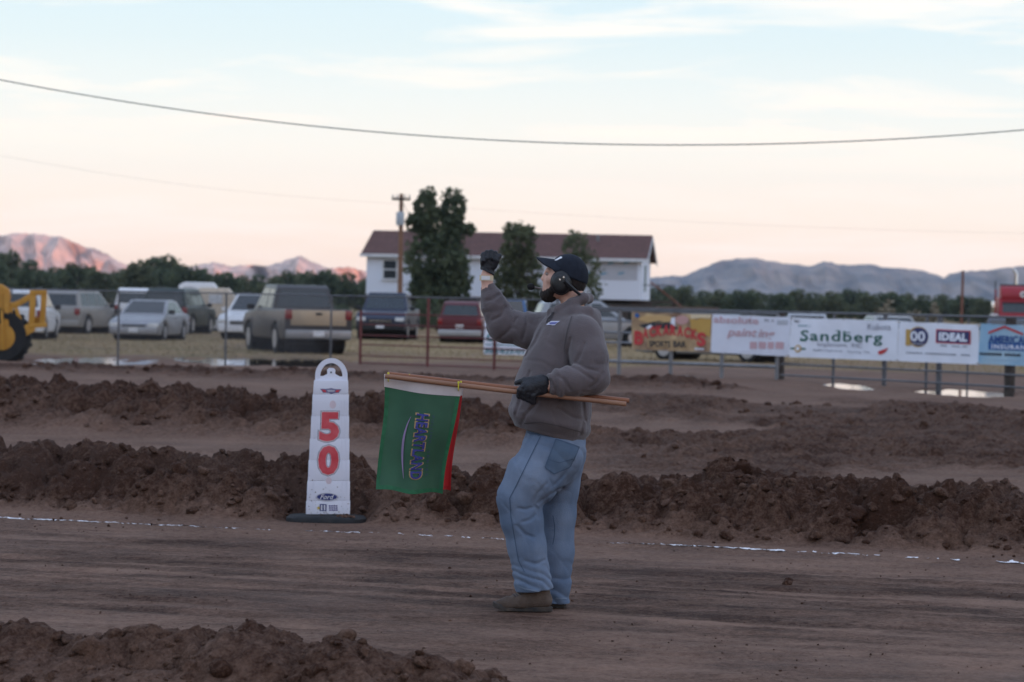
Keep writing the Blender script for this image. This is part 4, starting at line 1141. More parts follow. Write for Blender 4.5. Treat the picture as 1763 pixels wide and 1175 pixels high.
KINDS = dict(
    sedan=dict(L=4.7, W=1.80, r=.32, gc=.20, wx=(-1.40, 1.36), top=[(-2.33, .62), (-2.28, .90), (-1.75, .96), (-1.5, .95), (.95, .93), (1.15, .90), (2.05, .72), (2.30, .58)],
               gh=[(-1.70, .94), (-1.02, 1.37), (-.55, 1.43), (.15, 1.42), (1.05, .93)], side=[[(-1.28, .98), (-.88, 1.31), (-.36, 1.35), (-.36, .98)], [(-.28, .98), (-.28, 1.35), (.12, 1.34), (.78, .98)]]),
    suv=dict(L=4.7, W=1.88, r=.36, gc=.27, wx=(-1.38, 1.38), top=[(-2.30, .70), (-2.28, 1.05), (-2.2, 1.08), (.95, 1.05), (1.1, 1.02), (2.05, .92), (2.30, .72)],
             gh=[(-2.22, 1.06), (-2.02, 1.60), (-1.80, 1.72), (.10, 1.73), (1.05, 1.04)], side=[[(-1.90, 1.12), (-1.78, 1.58), (-1.28, 1.60), (-1.28, 1.12)], [(-1.20, 1.12), (-1.20, 1.60), (-.32, 1.61), (-.32, 1.12)], [(-.24, 1.12), (-.24, 1.61), (.10, 1.60), (.72, 1.12)]]),
    bigsuv=dict(L=5.4, W=2.0, r=.39, gc=.33, wx=(-1.62, 1.62), top=[(-2.66, .80), (-2.64, 1.15), (1.05, 1.14), (1.2, 1.12), (2.35, 1.06), (2.62, .85)],
                gh=[(-2.60, 1.13), (-2.48, 1.72), (-2.25, 1.88), (.25, 1.89), (1.15, 1.13)], side=[[(-2.30, 1.2), (-2.22, 1.74), (-1.40, 1.76), (-1.40, 1.2)], [(-1.30, 1.2), (-1.30, 1.76), (-.40, 1.77), (-.40, 1.2)], [(-.30, 1.2), (-.30, 1.77), (.22, 1.75), (.80, 1.2)]]),
    crewcab=dict(L=5.9, W=2.02, r=.43, gc=.42, wx=(-1.75, 1.95), top=[(-2.95, .84), (-2.94, 1.30), (1.45, 1.26), (1.6, 1.24), (2.65, 1.16), (2.92, .90)],
                gh=[(-1.05, 1.27), (-.92, 1.88), (-.75, 1.98), (.75, 1.99), (1.55, 1.25)], side=[[(-.85, 1.32), (-.76, 1.84), (-.12, 1.87), (-.12, 1.32)], [(-.02, 1.32), (-.02, 1.87), (.70, 1.86), (1.20, 1.32)]]),
    pickup=dict(L=5.7, W=2.0, r=.40, gc=.38, wx=(-1.62, 1.80), top=[(-2.85, .80), (-2.84, 1.24), (1.15, 1.19), (1.3, 1.17), (2.55, 1.10), (2.82, .86)],
                gh=[(-.62, 1.20), (-.55, 1.78), (-.40, 1.88), (.55, 1.89), (1.28, 1.18)], side=[[(-.42, 1.25), (-.38, 1.76), (.18, 1.78), (.18, 1.25)], [(.26, 1.25), (.26, 1.78), (.52, 1.77), (.98, 1.25)]]))
def vehicle(name, label, cat, kind, px, py, heading, pnt, lower=None, topper=None, group=None, y=None, scale=1.0, tailgate=None, dull=None):
    """heading: 0 = nose to the right of the picture, 90 = nose away from the camera"""
    K_ = KINDS[kind]; g_ = onground(px, py) if y is None else at(px, py, y)
    z = GZ(g_.x, g_.y)
    o = empty(name, (g_.x, g_.y, z - .02), R(heading), label, cat, group); o.scale = (scale,) * 3
    L_, W_, r, gc = K_["L"], K_["W"], K_["r"], K_["gc"]; hw = W_ / 2
    ar = r + .07
    def arch(x):
        a0 = math.asin(max(0, gc - r) / ar) if gc > r else -math.asin((r - gc) / ar)
        return [(x + ar * math.cos(a0 + (math.pi - 2 * a0) * (k / 10)), r + ar * math.sin(a0 + (math.pi - 2 * a0) * (k / 10))) for k in range(11)]
    top = K_["top"]
    out = [(top[0][0] + .04, gc + .06)] + top + [(top[-1][0] - .04, gc + .06), (top[-1][0] - .25, gc)] + arch(K_["wx"][1]) + arch(K_["wx"][0]) + [(top[0][0] + .25, gc)]
    def wid(z_): return hw * (1 - .05 * max(0, (gc + .25 - z_)) / .3 - .055 * max(0, z_ - gc - .35) / .5)
    body = MB().prism(out, lambda x, z_: (x, -wid(z_), z_), lambda x, z_: (x, wid(z_), z_)).build("body", pnt, o, bevel=.055, seg=3)
    def ghouse(pts, nm, wb, wt, m):
        zb, zt = min(p[1] for p in pts), max(p[1] for p in pts)
        ww = lambda z_: wb + (wt - wb) * (z_ - zb) / (zt - zb)
        return MB().prism(pts, lambda x, z_: (x, -ww(z_), z_), lambda x, z_: (x, ww(z_), z_)).build(nm, m, o, bevel=.05, seg=3), ww
    gh = K_["gh"]; cabin, ww = ghouse([(gh[0][0], gh[0][1] - .05)] + gh + [(gh[-1][0], gh[-1][1] - .05)], "cabin", hw * .93, hw * .74, pnt)
    for poly in K_["side"]:
        for s in (-1, 1):
            MB().prism(poly, lambda x, z_: (x, s * (ww(z_) - .02), z_), lambda x, z_: (x, s * (ww(z_) + .007), z_)).build("side_window", GLASS, o)
    def slant(a, b, t0, t1, inset, nm, push):
        p0 = (a[0] + (b[0] - a[0]) * t0, a[1] + (b[1] - a[1]) * t0); p1 = (a[0] + (b[0] - a[0]) * t1, a[1] + (b[1] - a[1]) * t1)
        nx, nz = (b[1] - a[1]), -(b[0] - a[0]); l = math.hypot(nx, nz); nx, nz = nx / l * push, nz / l * push
        q = []
        for d in (-.03, .008):
            for p, s in ((p0, -1), (p0, 1), (p1, 1), (p1, -1)): q.append((p[0] + nx * d, s * (ww(p[1]) - inset), p[1] + nz * d))
        return MB().add(q, [(0, 1, 2, 3), (4, 5, 6, 7), (0, 1, 5, 4), (1, 2, 6, 5), (2, 3, 7, 6), (3, 0, 4, 7)]).build(nm, GLASS, o)
    slant(gh[-1], gh[-2], .08, .90, .10, "windscreen", 1)
    if not topper: slant(gh[0], gh[1], .12, .92, .10, "rear_window", -1)
    if topper:
        tp = [(-2.80, 1.20), (-2.70, 1.78), (-2.60, 1.86), (-.70, 1.90), (-.66, 1.20)]
        t_, tw = ghouse(tp, "bed_topper", hw * .94, hw * .80, topper); ww_old, = (ww,)
        ww = tw
        slant(tp[0], tp[1], .10, .90, .13, "topper_window", -1)
        for s in (-1, 1):
            MB().prism([(-2.3, 1.32), (-2.25, 1.72), (-1.0, 1.74), (-1.0, 1.32)], lambda x, z_: (x, s * (tw(z_) - .02), z_), lambda x, z_: (x, s * (tw(z_) + .007), z_)).build("side_window", GLASS, o)
        MB().box((-2.70, 0, 1.86), (.06, .22, .05)).build("brake_light", TLT, o)
    for x in K_["wx"]:
        MB().lathe([(r + .04, -hw * .80), (r + .04, hw * .80)], (x, 0, r), axis='Y', n=20).build("wheel_well", TRIMB, o)
        for s in (-1, 1): wheel(o, x, s * (hw - .12), r)
    fx, bx_ = top[-1][0], top[0][0]; zf = top[-1][1]
    lw = lower or pnt
    MB().box((fx - .06, 0, gc + .16), (.22, W_ * .94, .26)).build("front_bumper", lw, o, bevel=.04)
    MB().box((bx_ + .04, 0, gc + .16), (.22, W_ * .94, .26)).build("rear_bumper", lw if kind not in ("pickup", "crewcab") else GRY2, o, bevel=.04)
    MB().box((fx - .01, 0, zf - .10), (.06, W_ * .46, .17)).build("grille", TRIMB, o, bevel=.01)
    MB().box((fx + .02, 0, zf - .10), (.04, W_ * .44, .03)).build("grille_bar", CHROME, o)
    MB().box((fx + .06, 0, gc + .18), (.02, .32, .15)).build("number_plate", PLATE, o)
    MB().box((bx_ - .075, 0, gc + (.18 if kind in ("pickup", "sedan", "crewcab") else .42)), (.02, .32, .15)).build("number_plate", PLATE, o)
    for s in (-1, 1):
        MB().box((fx - .07, s * hw * .76, zf - .03), (.16, .36, .15)).build("headlight", HLT, o, bevel=.03)
        MB().box((bx_ + .03, s * hw * .86, (top[1][1] - .16)), (.14, .20, .26 if kind != "sedan" else .14)).build("tail_light", TLT, o, bevel=.02)
        mx = gh[-1][0] - .25
        MB().box((mx, s * (hw + .07), gh[-1][1] + .08), (.11, .22, .16)).build("wing_mirror", TRIMB if dull is None else pnt, o, bevel=.03)
        for x in ((-.05, -1.02) if kind not in ("pickup", "crewcab") else (.0,)):
            MB().box((x, s * (wid(gh[-1][1] - .12) + .008), gh[-1][1] - .13), (.16, .03, .03)).build("door_handle", lw, o)
    if kind in ("pickup", "crewcab"):
        MB().box((bx_ - .012, 0, top[1][1] - .25), (.03, W_ * .80, .44)).build("tailgate", tailgate or pnt, o, bevel=.015)
        MB().box((bx_ - .035, 0, top[1][1] - .14), (.02, .18, .07)).build("tailgate_handle", TRIMB, o)
    if kind in ("suv", "bigsuv"):
        for s in (-1, 1): MB().tube([(-1.7, s * hw * .62, gh[2][1] + .04), (.0, s * hw * .62, gh[3][1] + .04)], .02, 6).build("roof_rail", TRIMB, o)
    return o
P_ = paint
SILV = P_("silver", (.34, .34, .36), .6); CHAMP = P_("champagne", (.29, .275, .265), .4); WHITE = P_("white", (.68, .68, .70), 0); DGRN = P_("dark green", (.022, .034, .032)); GLOWTAN = P_("tan", (.40, .32, .23), .3)
GREY = P_("warm grey", (.050, .047, .050), .0); NAVYP = P_("navy blue", (.035, .042, .070)); DRED = P_("dark red", (.095, .014, .02)); BLUEP = P_("bright blue", (.03, .10, .24)); GRY2 = P_("grey silver", (.26, .27, .29), .6); REDT = P_("truck red", (.30, .022, .034), .1)
vehicle("parked_car", "white estate car half hidden behind the yellow machine", "car", "suv", 42, 583, 92, WHITE)
vehicle("parked_car", "champagne silver car with one red tail lamp showing, tail to camera", "car", "suv", 138, 574, 76, CHAMP)
vehicle("parked_car", "silver saloon car facing the fence with its nose to camera", "car", "sedan", 258, 585, 263, SILV)
vehicle("parked_car", "dark green large estate car behind the silver saloon", "car", "bigsuv", 308, 574, 83, DGRN, lower=GRY2)
vehicle("parked_van", "white boxy van roof showing behind the silver saloon", "van", "bigsuv", 236, 566, 95, WHITE)
vehicle("parked_car", "white car tucked behind the grey pickup truck", "car", "suv", 440, 584, 262, WHITE, dull=1)
vehicle("pickup_truck", "dark grey pickup truck with glow-tinted tan tailgate turned to camera", "pickup", "crewcab", 508, 606, 107, GREY, tailgate=GLOWTAN)  # tan on the tailgate paints in warm glow from the western sky
vehicle("pickup_truck", "navy blue pickup truck with one lit-looking lamp, nose to camera", "pickup", "pickup", 668, 584, 266, NAVYP, lower=TRIMB)
vehicle("parked_car", "dark red and silver car beside the flagman's raised sleeve", "car", "suv", 806, 590, 82, DRED, lower=SILV, scale=.93)
vehicle("parked_car", "bright blue car mostly hidden by the flagman's raised arm", "car", "suv", 872, 588, 268, BLUEP)
vehicle("parked_car", "silver people carrier side-on behind the galvanised gate", "car", "suv", 1022, 596, 8, GRY2)
vehicle("parked_car", "grey car with alloy wheels showing below the sports bar banner", "car", "sedan", 1240, 622, -33, GRY2)
vehicle("parked_car", "car with pale roof edge over the long banner with green words", "car", "sedan", 1388, 606, 84, SILV)
vehicle("parked_car", "car with pale roof edge over the banner with the round blue badge", "car", "sedan", 1524, 610, 97, CHAMP)
vehicle("parked_car", "dark car whose tyres show under the sky-blue banner", "car", "sedan", 1735, 617, 80, NAVYP)

# red lorry at the right-hand edge
rt = onground(1752, 592); tk = empty("red_lorry", (rt.x, rt.y, 0), R(-93), "red heavy lorry cab with chrome exhaust stacks behind the blue banner", "lorry")
MB().box((0, 0, 1.05), (2.2, 2.2, .9)).build("cab_base", REDT, tk, bevel=.08)
MB().prism([(-1.1, 1.45), (-1.1, 2.35), (.75, 2.35), (1.0, 1.45)], lambda x, z: (x, -1.08, z), lambda x, z: (x, 1.08, z)).build("cab", REDT, tk, bevel=.08)
MB().lathe([(.46, -1.0), (.5, -.96), (.5, .96), (.46, 1.0)], (.35, 0, 2.45), axis='Y', n=28).build("roof_drum", REDT, tk, smooth=True)
MB().add([(1.005 + .012 - .2778 * (z - 1.45), y, z) for y, z in ((-.92, 1.58), (.92, 1.58), (.92, 2.10), (-.92, 2.10))], [(0, 1, 2, 3)]).build("windscreen", GLASS, tk)
MB().box((1.03, 0, 2.20), (.10, 1.9, .06)).build("visor", MATS["paint truck red"], tk)
for s in (-.14,):
    MB().tube([(-.1, s, 2.7), (-.1, s, 3.60), (-.1, s - .15, 3.80)], .085, 10).build("exhaust_stack", CHROME, tk, smooth=True)
for s in (-1, 1):
    MB().tube([(.2, s * 1.22, 1.3), (.2, s * 1.22, 3.2)], .03, 8).build("grab_pole", TRIMB, tk)
    MB().tube([(.45, s * 1.22, 1.2), (.45, s * 1.22, 2.75)], .05, 8).build("upright", REDT, tk)
    MB().box((.75, s * 1.38, 1.85), (.12, .16, .62)).build("wing_mirror", CHROME, tk, bevel=.03)
    MB().box((.60, s * 1.30, 1.45), (.7, .34, .10)).build("mudguard", WHITE, tk, bevel=.03)
    for x in (.7, -2.6): wheel(tk, x, s * .95, .52, .32)
MB().box((-2.3, 0, .95), (3.2, .9, .3)).build("chassis", TRIMB, tk)
MB().lathe([(.16, .84), (.16, .88)], (0, .0, 2.52), axis='X', n=20).build("round_emblem", mat("white enamel", (.7, .7, .7), .4), tk).location = (-.0, .12, 0)
MB().lathe([(.07, .885), (.07, .90)], (0, .12, 2.52), axis='X', n=16).build("round_emblem_centre", TRIMB, tk)
MB().tube([(.3, -1.0, 2.98), (.3, 1.0, 2.98)], .05, 8).build("light_bar", TRIMB, tk)
MB().box((1.12, 0, 1.05), (.12, 2.2, .5)).build("bumper", CHROME, tk, bevel=.03)

# yellow earth mover at the left-hand edge
ym0 = onground(8, 619); ym = empty("earth_mover", (ym0.x, ym0.y, GZ(ym0.x, ym0.y) - .03), 0, "yellow earth mover cut off by the left edge of the picture", "digger")
YELP = mat("yellow machine paint", (.42, .195, .022), .55, col2=(.50, .25, .035), scale=3, bump=.05)
YB = onground(8, 619)
def yp(px, py, dy=0.0):
    p = at(px, py, YB.y + dy) - ym0; return (p.x, dy, p.z)
def ybar(nm, pts, w, d0, d1, par=ym, m=YELP):
    mb = MB()
    for a, b in zip(pts[:-1], pts[1:]):
        dx, dy = b[0] - a[0], b[1] - a[1]; l = math.hypot(dx, dy); nx, ny = -dy / l * w / 2, dx / l * w / 2; ex, ey = dx / l * w * .12, dy / l * w * .12
        mb.prism([(a[0] + nx - ex, a[1] + ny - ey), (b[0] + nx + ex, b[1] + ny + ey), (b[0] - nx + ex, b[1] - ny + ey), (a[0] - nx - ex, a[1] - ny - ey)], lambda x, y: yp(x, y, d0), lambda x, y: yp(x, y, d1))
    return mb.build(nm, m, par, bevel=.015)
MB().prism([(-140, 600), (-140, 498), (-20, 482), (4, 483), (17, 492), (19, 505), (14, 530), (8, 560), (0, 600)], lambda x, y: yp(x, y, -.75), lambda x, y: yp(x, y, .75)).build("engine_cover", YELP, ym, bevel=.06, seg=3)
for d0 in (-.85, .70):
    ybar("frame_post", [(12, 500), (10, 592)], 9, d0, d0 + .15); ybar("frame_post", [(57, 499), (54, 558)], 11, d0, d0 + .15); ybar("frame_post", [(76, 499), (73, 553)], 10, d0, d0 + .15)
    ybar("top_rail", [(52, 498), (80, 497.5)], 9, d0 - .004, d0 + .154); ybar("lower_rail", [(50, 555), (80, 553)], 8, d0 - .004, d0 + .154)
    ybar("lift_arm", [(20, 521), (36, 514), (54, 503)], 10, d0 + .02, d0 + .13)
    ybar("link", [(27, 522), (36, 550)], 7, d0 + .03, d0 + .12); ybar("lower_arm", [(6, 590), (30, 572), (56, 556)], 17, d0 + .01, d0 + .14)
    ybar("brace", [(21, 515), (14, 560)], 8, d0 + .03, d0 + .12)
    ybar("hydraulic_ram", [(3, 528), (6, 596)], 5, d0 - .05, d0 + .01)
ybar("cross_beam", [(60, 545), (76, 545)], 12, -.7, .7)
for d0 in (-.62, .62):
    c_ = yp(6, 574, d0)
    t_ = MB().lathe([(.30, -.22), (.55, -.24), (.63, -.18), (.64, 0), (.63, .18), (.55, .24), (.30, .22)], (0, 0, 0), axis='Y', n=32).build("wheel", TYRE, ym, smooth=True, loc=(c_[0], c_[1], .63))
    MB().lathe([(.05, -.20), (.22, -.18), (.31, -.23)], (0, 0, 0), axis='Y', n=24).build("rim", YELP, t_, smooth=True)
    tm = MB()
    for k in range(22):
        a = 6.2832 * k / 22; tm.box((.645 * math.cos(a), .09 * (1 if k % 2 else -1), .645 * math.sin(a)), (.04, .26, .07), ry=-a)
    tm.build("tread", TYRE, t_)
MB().box(yp(47, 567, -.78), (.06, .04, .06)).build("reflector", TLT, ym)

# ================================================================== fence line, gates and banners
def fd(px): return float(np.interp(px, [-500, 0, 620, 900, 1340, 1763, 2300], [73, 70.5, 69, 66.5, 62.5, 56, 49]))
def fp(px, z, off=0.0):                      # a point of the fence line at a height
    y = fd(px) + off; p = at(px, 520 + (px - CX) * .0209, y); return Vector((p.x, y, z))
def fz(px, py, off=0.0): return at(px, py, fd(px) + off)
GALV = mat("galvanised pipe", (.20, .205, .22), .5, .6, var=.15, scale=5)
GALV2 = mat("weathered pipe", (.13, .13, .14), .6, .4, var=.2, scale=4)
RUST = mat("red oxide pipe", (.13, .035, .032), .7, var=.2, scale=4)
POSTW = mat("weathered post", (.065, .052, .045), .9, var=.3, scale=9, bump=.3)
def pipe(o, nm, pts, r, m): 
    b = o.location
    return MB().tube([Vector(p) - b for p in pts], r, 8).build(nm, m, o, smooth=True)
fen = empty("chain_link_fence", fp(205, 0), label="grey chain-link fence with round posts in front of the left cars", cat="fence")
for px in (-160, 20, 205, 390, 571, 738, 853, 960):
    pipe(fen, "post", [fp(px, -.1), fp(px, 1.66)], .026, GALV2)
pipe(fen, "top_rail", [fp(p, 1.66) for p in range(-400, 1000, 60)], .018, GALV2)
mb = MB(); n_w = 0
for k in range(430):
    px0 = -380 + k * 2.4
    for s in (-1, 1):
        a, b = fp(px0, .05), fp(px0 + s * 60, 1.63)
        d = Vector((.0022, 0, 0)); mb.add([a - d - fen.location, a + d - fen.location, b + d - fen.location, b - d - fen.location], [(0, 1, 2, 3)])
    if px0 > 560: break
cm2 = mb.build("wire_mesh", GALV2, fen); cm2["kind"] = "stuff"
rg = empty("red_pipe_gate", fp(738, 0), label="low red pipe gate panels in front of the navy pickup", cat="gate")
for px, h in ((622, 1.32), (738, 1.64), (853, 1.28), (948, 1.28)): pipe(rg, "post", [fp(px, -.05, -.12), fp(px, h, -.12)], .035, RUST)
for z in (1.24, .98, .72, .49, .22, .05): pipe(rg, "rail", [fp(p, z, -.12) for p in (622, 700, 780, 860, 948)], .016, RUST)
gg_ = empty("galvanised_gate", fp(1157, 0), label="galvanised tube gate right of the flagman's back", cat="gate")
for px, h in ((1068, 1.5), (1157, .70), (1245, .70), (1340, 1.45)): pipe(gg_, "upright", [fp(px, -.02, .02), fp(px, h, .02)], .045, GALV)
for z in (1.45, 1.21, .95, .72, .29): pipe(gg_, "rail", [fp(p, z, .02) for p in (990, 1070, 1160, 1250, 1340)], .038 if z < .3 else .026, GALV)
rf = empty("pipe_fence", fp(1525, 0), label="dark pipe fence under the white banners by the puddles", cat="fence")
for px, r_, z0, m in ((1347, .075, -.05, POSTW), (1437, .032, -.08, GALV2), (1525, .05, -.08, GALV2), (1597, .03, -.1, GALV2), (1619, .06, -.1, GALV2), (1668, .02, -.1, GALV2), (1741, .11, -.05, POSTW), (1860, .05, -.05, GALV2)):
    pipe(rf, "post", [fp(px, z0, .28), fp(px, 1.50, .28)], r_, m)
for z, r_ in ((1.50, .024), (.36, .022), (.12, .022)): pipe(rf, "rail", [fp(p, z) for p in (990 if z > 1 else 1347, 1200, 1347, 1450, 1560, 1680, 1800, 1950) if p >= (990 if z > 1 else 1347)], r_, GALV2)

def pr(nm, c, r=.6): return mat("banner " + nm, c, r, var=.04, scale=3)
BW = pr("white vinyl", (.76, .78, .87)); BGN = pr("green ink", (.012, .115, .085)); BBK = pr("black ink", (.03, .032, .04)); BRD = pr("red ink", (.52, .045, .05)); BNV = pr("navy ink", (.035, .04, .14))
BYE = pr("amber ink", (.52, .32, .085)); BTE = pr("teal ink", (.03, .22, .26)); BPK = pr("faded red ink", (.55, .36, .40)); BGY = pr("grey ink", (.30, .31, .36)); BBL = pr("blue ink", (.02, .11, .34))
BSK = mat("banner sky blue", (.16, .36, .56), .6, col2=(.42, .56, .66), scale=.9)
BFD = mat("banner food print", (.56, .40, .22), .6, col2=(.22, .13, .085), scale=3.6, detail=3)
BPT = pr("pale grey vinyl", (.68, .70, .80))
class Banner:
    def __init__(s, name, label, TL, TR, BR, BL, m, off=-.08, wav=.012):
        s.q = [fz(*TL, off), fz(*TR, off), fz(*BR, off), fz(*BL, off)]; s.px = (TL, TR, BR, BL); s.w = wav; s.seed = random.uniform(0, 9)
        s.b = s.q[3].copy(); n_, m_ = 28, 8
        s.nrm = (s.q[1] - s.q[0]).cross(s.q[0] - s.q[3]).normalized()
        if s.nrm.y > 0: s.nrm = -s.nrm
        mb = MB(); mb.v = [tuple(s.uv(i / n_, j / m_)) for i in range(n_ + 1) for j in range(m_ + 1)]
        mb.f = [(i * (m_ + 1) + j, (i + 1) * (m_ + 1) + j, (i + 1) * (m_ + 1) + j + 1, i * (m_ + 1) + j + 1) for i in range(n_) for j in range(m_)]
        s.o = mb.build(name, m, smooth=True, loc=s.b); tag(s.o, label, "banner", "advertising banners on the fence")
        for u_, v_ in ((.01, .97), (.5, .985), (.99, .97), (.01, .03), (.99, .03)):
            MB().lathe([(.014, -.004), (.018, 0), (.014, .004)], s.uv(u_, v_, .004), axis='Y', n=10).build("eyelet", CHROME, s.o)
    def uv(s, u, v, off=0.0):
        q = s.q; p = q[3] * (1 - u) * (1 - v) + q[2] * u * (1 - v) + q[1] * u * v + q[0] * (1 - u) * v - s.b
        e = s.w * (math.sin(7 * u + s.seed) * math.sin(3 * v + 1) + .6 * math.sin(17 * u - 5 * v + s.seed) * (.3 + .7 * abs(2 * v - 1)))
        p.z += -.02 * math.sin(math.pi * ((u * 2) % 1)) * (v ** 2) * .6
        return p + s.nrm * (e + off)
    def P(s, px, py, off):                    # a spot given as seen in the photograph
        TL, TR, BR, BL = s.px; u = (px - TL[0]) / (TR[0] - TL[0]); t = TL[1] + (TR[1] - TL[1]) * u; b = BL[1] + (BR[1] - BL[1]) * u
        return s.uv(u, (b - py) / (b - t), off)
    def text(s, body, x0, x1, y0, y1, m, bold=.01, shear=0, off=.012, space=1.0, arc=0.0):
        sl = (s.px[1][1] - s.px[0][1]) / (s.px[1][0] - s.px[0][0])
        return lettering(body, lambda a, b: s.P(x0 + (x1 - x0) * a, y1 + (y0 - y1) * b + sl * (x1 - x0) * (a - .5) - arc * math.sin(math.pi * a), off), m, s.o, bold, shear, space)
    def poly(s, nm, pts, m, off=.008): return MB().add([s.P(x, y, off) for x, y in pts], [tuple(range(len(pts)))]).build(nm, m, s.o)
    def rect(s, nm, x0, y0, x1, y1, m, off=.008):
        sl = (s.px[1][1] - s.px[0][1]) / (s.px[1][0] - s.px[0][0]); d = sl * (x1 - x0)
        n_ = max(1, int((x1 - x0) / 12)); mb = MB()
        for k in range(n_ + 1):
            x = x0 + (x1 - x0) * k / n_
            mb.v += [tuple(s.P(x, y0 + d * (k / n_ - .5), off)), tuple(s.P(x, y1 + d * (k / n_ - .5), off))]
        mb.f = [(2 * k, 2 * k + 1, 2 * k + 3, 2 * k + 2) for k in range(n_)]
        return mb.build(nm, m, s.o)
    def disc(s, nm, cx, cy, rx, ry, m, off=.008): return s.poly(nm, [(cx + rx * math.cos(6.2832 * k / 24), cy + ry * math.sin(6.2832 * k / 24)) for k in range(24)], m, off)
    def scrawl(s, x0, x1, y0, y1, m, n_, off=.012):     # words too far away to read
        sl = (s.px[1][1] - s.px[0][1]) / (s.px[1][0] - s.px[0][0]); w = (x1 - x0) / n_
        for k in range(n_):
            if random.random() < .12: continue
            x = x0 + k * w; d = sl * (x - (x0 + x1) / 2); j = random.uniform(0, .25) * (y1 - y0)
            s.poly("print_mark", [(x, y0 + d + j), (x + w * .72, y0 + d + j), (x + w * .72, y1 + d), (x, y1 + d)], m, off)
b = Banner("banner", "white banner with teal telephone number behind the raised arm's elbow", (834, 552), (985, 556), (985, 614), (833, 610), BW)
b.text("308-623-01", 836, 903, 601, 609, BTE, .02); b.scrawl(838, 900, 593, 595.5, BTE, 12); b.text("C", 839, 856, 572, 588, BTE, .03, .3); b.scrawl(852, 905, 581, 587, BTE, 7); b.scrawl(866, 925, 566, 576, BTE, 6)
b = Banner("banner", "amber sports bar banner with arched red lettering", (1088, 537), (1226, 541), (1224, 607), (1087, 602), BFD)
b.poly("beer_glass", [(1189, 541), (1225, 542), (1224, 580), (1206, 574), (1191, 566)], BYE); b.poly("beer_froth", [(1190, 540.5), (1225, 541.5), (1224, 549), (1205, 547), (1191, 549)], pr("cream ink", (.66, .54, .36)), .012)
b.poly("white_bottle", [(1157, 548), (1163, 546), (1164, 562), (1155, 563)], BW); b.disc("plate_of_food", 1130, 549, 30, 7, pr("tan ink", (.55, .36, .16))); b.disc("plate_of_food", 1175, 551, 12, 8, pr("ham ink", (.52, .30, .28))); b.disc("white_plate", 1117, 562, 7, 4, BW)
b.poly("dark_shape", [(1100, 560), (1135, 552), (1155, 556), (1170, 566), (1140, 566), (1112, 566)], BBK); b.disc("round_mark", 1098, 543, 4, 4, BBL, .012)
for kk, ch in enumerate("BACKARACKS"):
    cx = 1101 + kk * 12.0; t_ = kk / 9; cy = 577 - 10 * math.sin(math.pi * t_) + 2.5 * t_; hh_ = 20 if kk in (0, 9) else 15; 
    cyy = cy + (5 if kk in (0, 9) else 0)
    b.text(ch, cx - (8 if kk in (0, 9) else 5.2), cx + (8 if kk in (0, 9) else 5.2), cyy - hh_ * .6, cyy + hh_ * .6, BRD, .05, off=.016)
b.rect("sign_board", 1117, 584, 1187, 600, pr("board ink", (.40, .27, .14)), .010); b.text("SPORTS", 1120, 1157, 587, 598, BBK, .03, off=.016); b.text("BAR", 1162, 1184, 587.5, 598.5, BBK, .03, off=.016); b.scrawl(1195, 1215, 599, 603, BW, 6)
b = Banner("banner", "pale banner with faded red painting lettering", (1226, 541), (1362, 546), (1358, 614), (1224, 607), BPT)
b.text("absolute", 1229, 1308, 545, 557, BPK, .02, off=.014); b.text("paint", 1254, 1306, 566, 584, BPK, .02, .25, off=.014); b.text("ing", 1308, 1337, 568, 585.5, BPK, .02, .25, off=.014)
for x0, x1 in ((1294, 1306), (1309, 1322), (1325, 1336), (1339, 1353)): b.rect("faded_block", x0, 589, x1, 601, BPK)
b.scrawl(1275, 1350, 603, 605.5, BW, 14); b.scrawl(1318, 1334, 549, 553, BGY, 4); b.rect("grey_block", 1339, 551, 1357, 559, pr("pale grey ink", (.44, .46, .52)))
b = Banner("banner", "long white banner with dark green serif lettering", (1363, 547), (1547, 552), (1545, 622), (1358, 615), BW)
b.text("Sandberg", 1382, 1522, 570, 594, BGN, .012, off=.014, space=1.12)
for x0, x1, yy in ((1381, 1393, 586), (1461, 1468, 572), (1443, 1450, 569)): b.rect("serif", x0, yy, x1, yy + 1.6, BGN, .015)
b.text("Implement,", 1413, 1464, 590, 599, BGY, .0, off=.014); b.text("INC", 1470, 1488, 591, 598.5, BGY, .0, off=.014); b.text("Kubota", 1497, 1535, 557, 568, BGY, .0, off=.014); b.text("RJC", 1369, 1378, 551, 556, BBK, .02, off=.014); b.scrawl(1376, 1398, 559.5, 562, BTE, 8)
b.text("Highway", 1424, 1456, 602, 607, BGY, 0, off=.014); b.text("Gering", 1464, 1487, 604, 609.5, BGY, 0, off=.014); b.text("Ne", 1492, 1502, 604.5, 608.5, BGY, 0, off=.014); b.scrawl(1402, 1422, 601.5, 604.5, BGY, 5)
b.rect("green_bar", 1366, 599, 1393, 602, BGN, .009); b.disc("round_emblem", 1379.5, 600.5, 6, 6.5, BYE, .012); b.disc("round_emblem_centre", 1379.5, 600.5, 3.4, 3.8, BW, .016)
b.poly("red_wing", [(1516, 605), (1533, 599), (1530, 604), (1527, 608), (1520, 611), (1516, 610)], BRD, .012)
b = Banner("banner", "white banner with round blue badge and boxed white lettering", (1548, 553), (1686, 559), (1684, 628), (1545, 622), BW)
b.disc("badge_ring", 1583, 580, 17.5, 18, BYE, .009); b.disc("badge", 1584.5, 580, 16, 16.5, BNV, .012); b.text("1", 1562, 1570, 567, 595, BYE, .05, off=.018); b.text("00", 1570, 1596, 570, 588, BW, .03, off=.02); b.scrawl(1574, 1594, 590, 594, BGY, 6, .018)
b.rect("box_border", 1614, 568, 1673, 592, BRD, .009); b.rect("box", 1616, 570, 1671, 590, BNV, .013); b.text("IDEAL", 1620, 1668, 573, 587.5, BW, .06, off=.018, space=1.08)
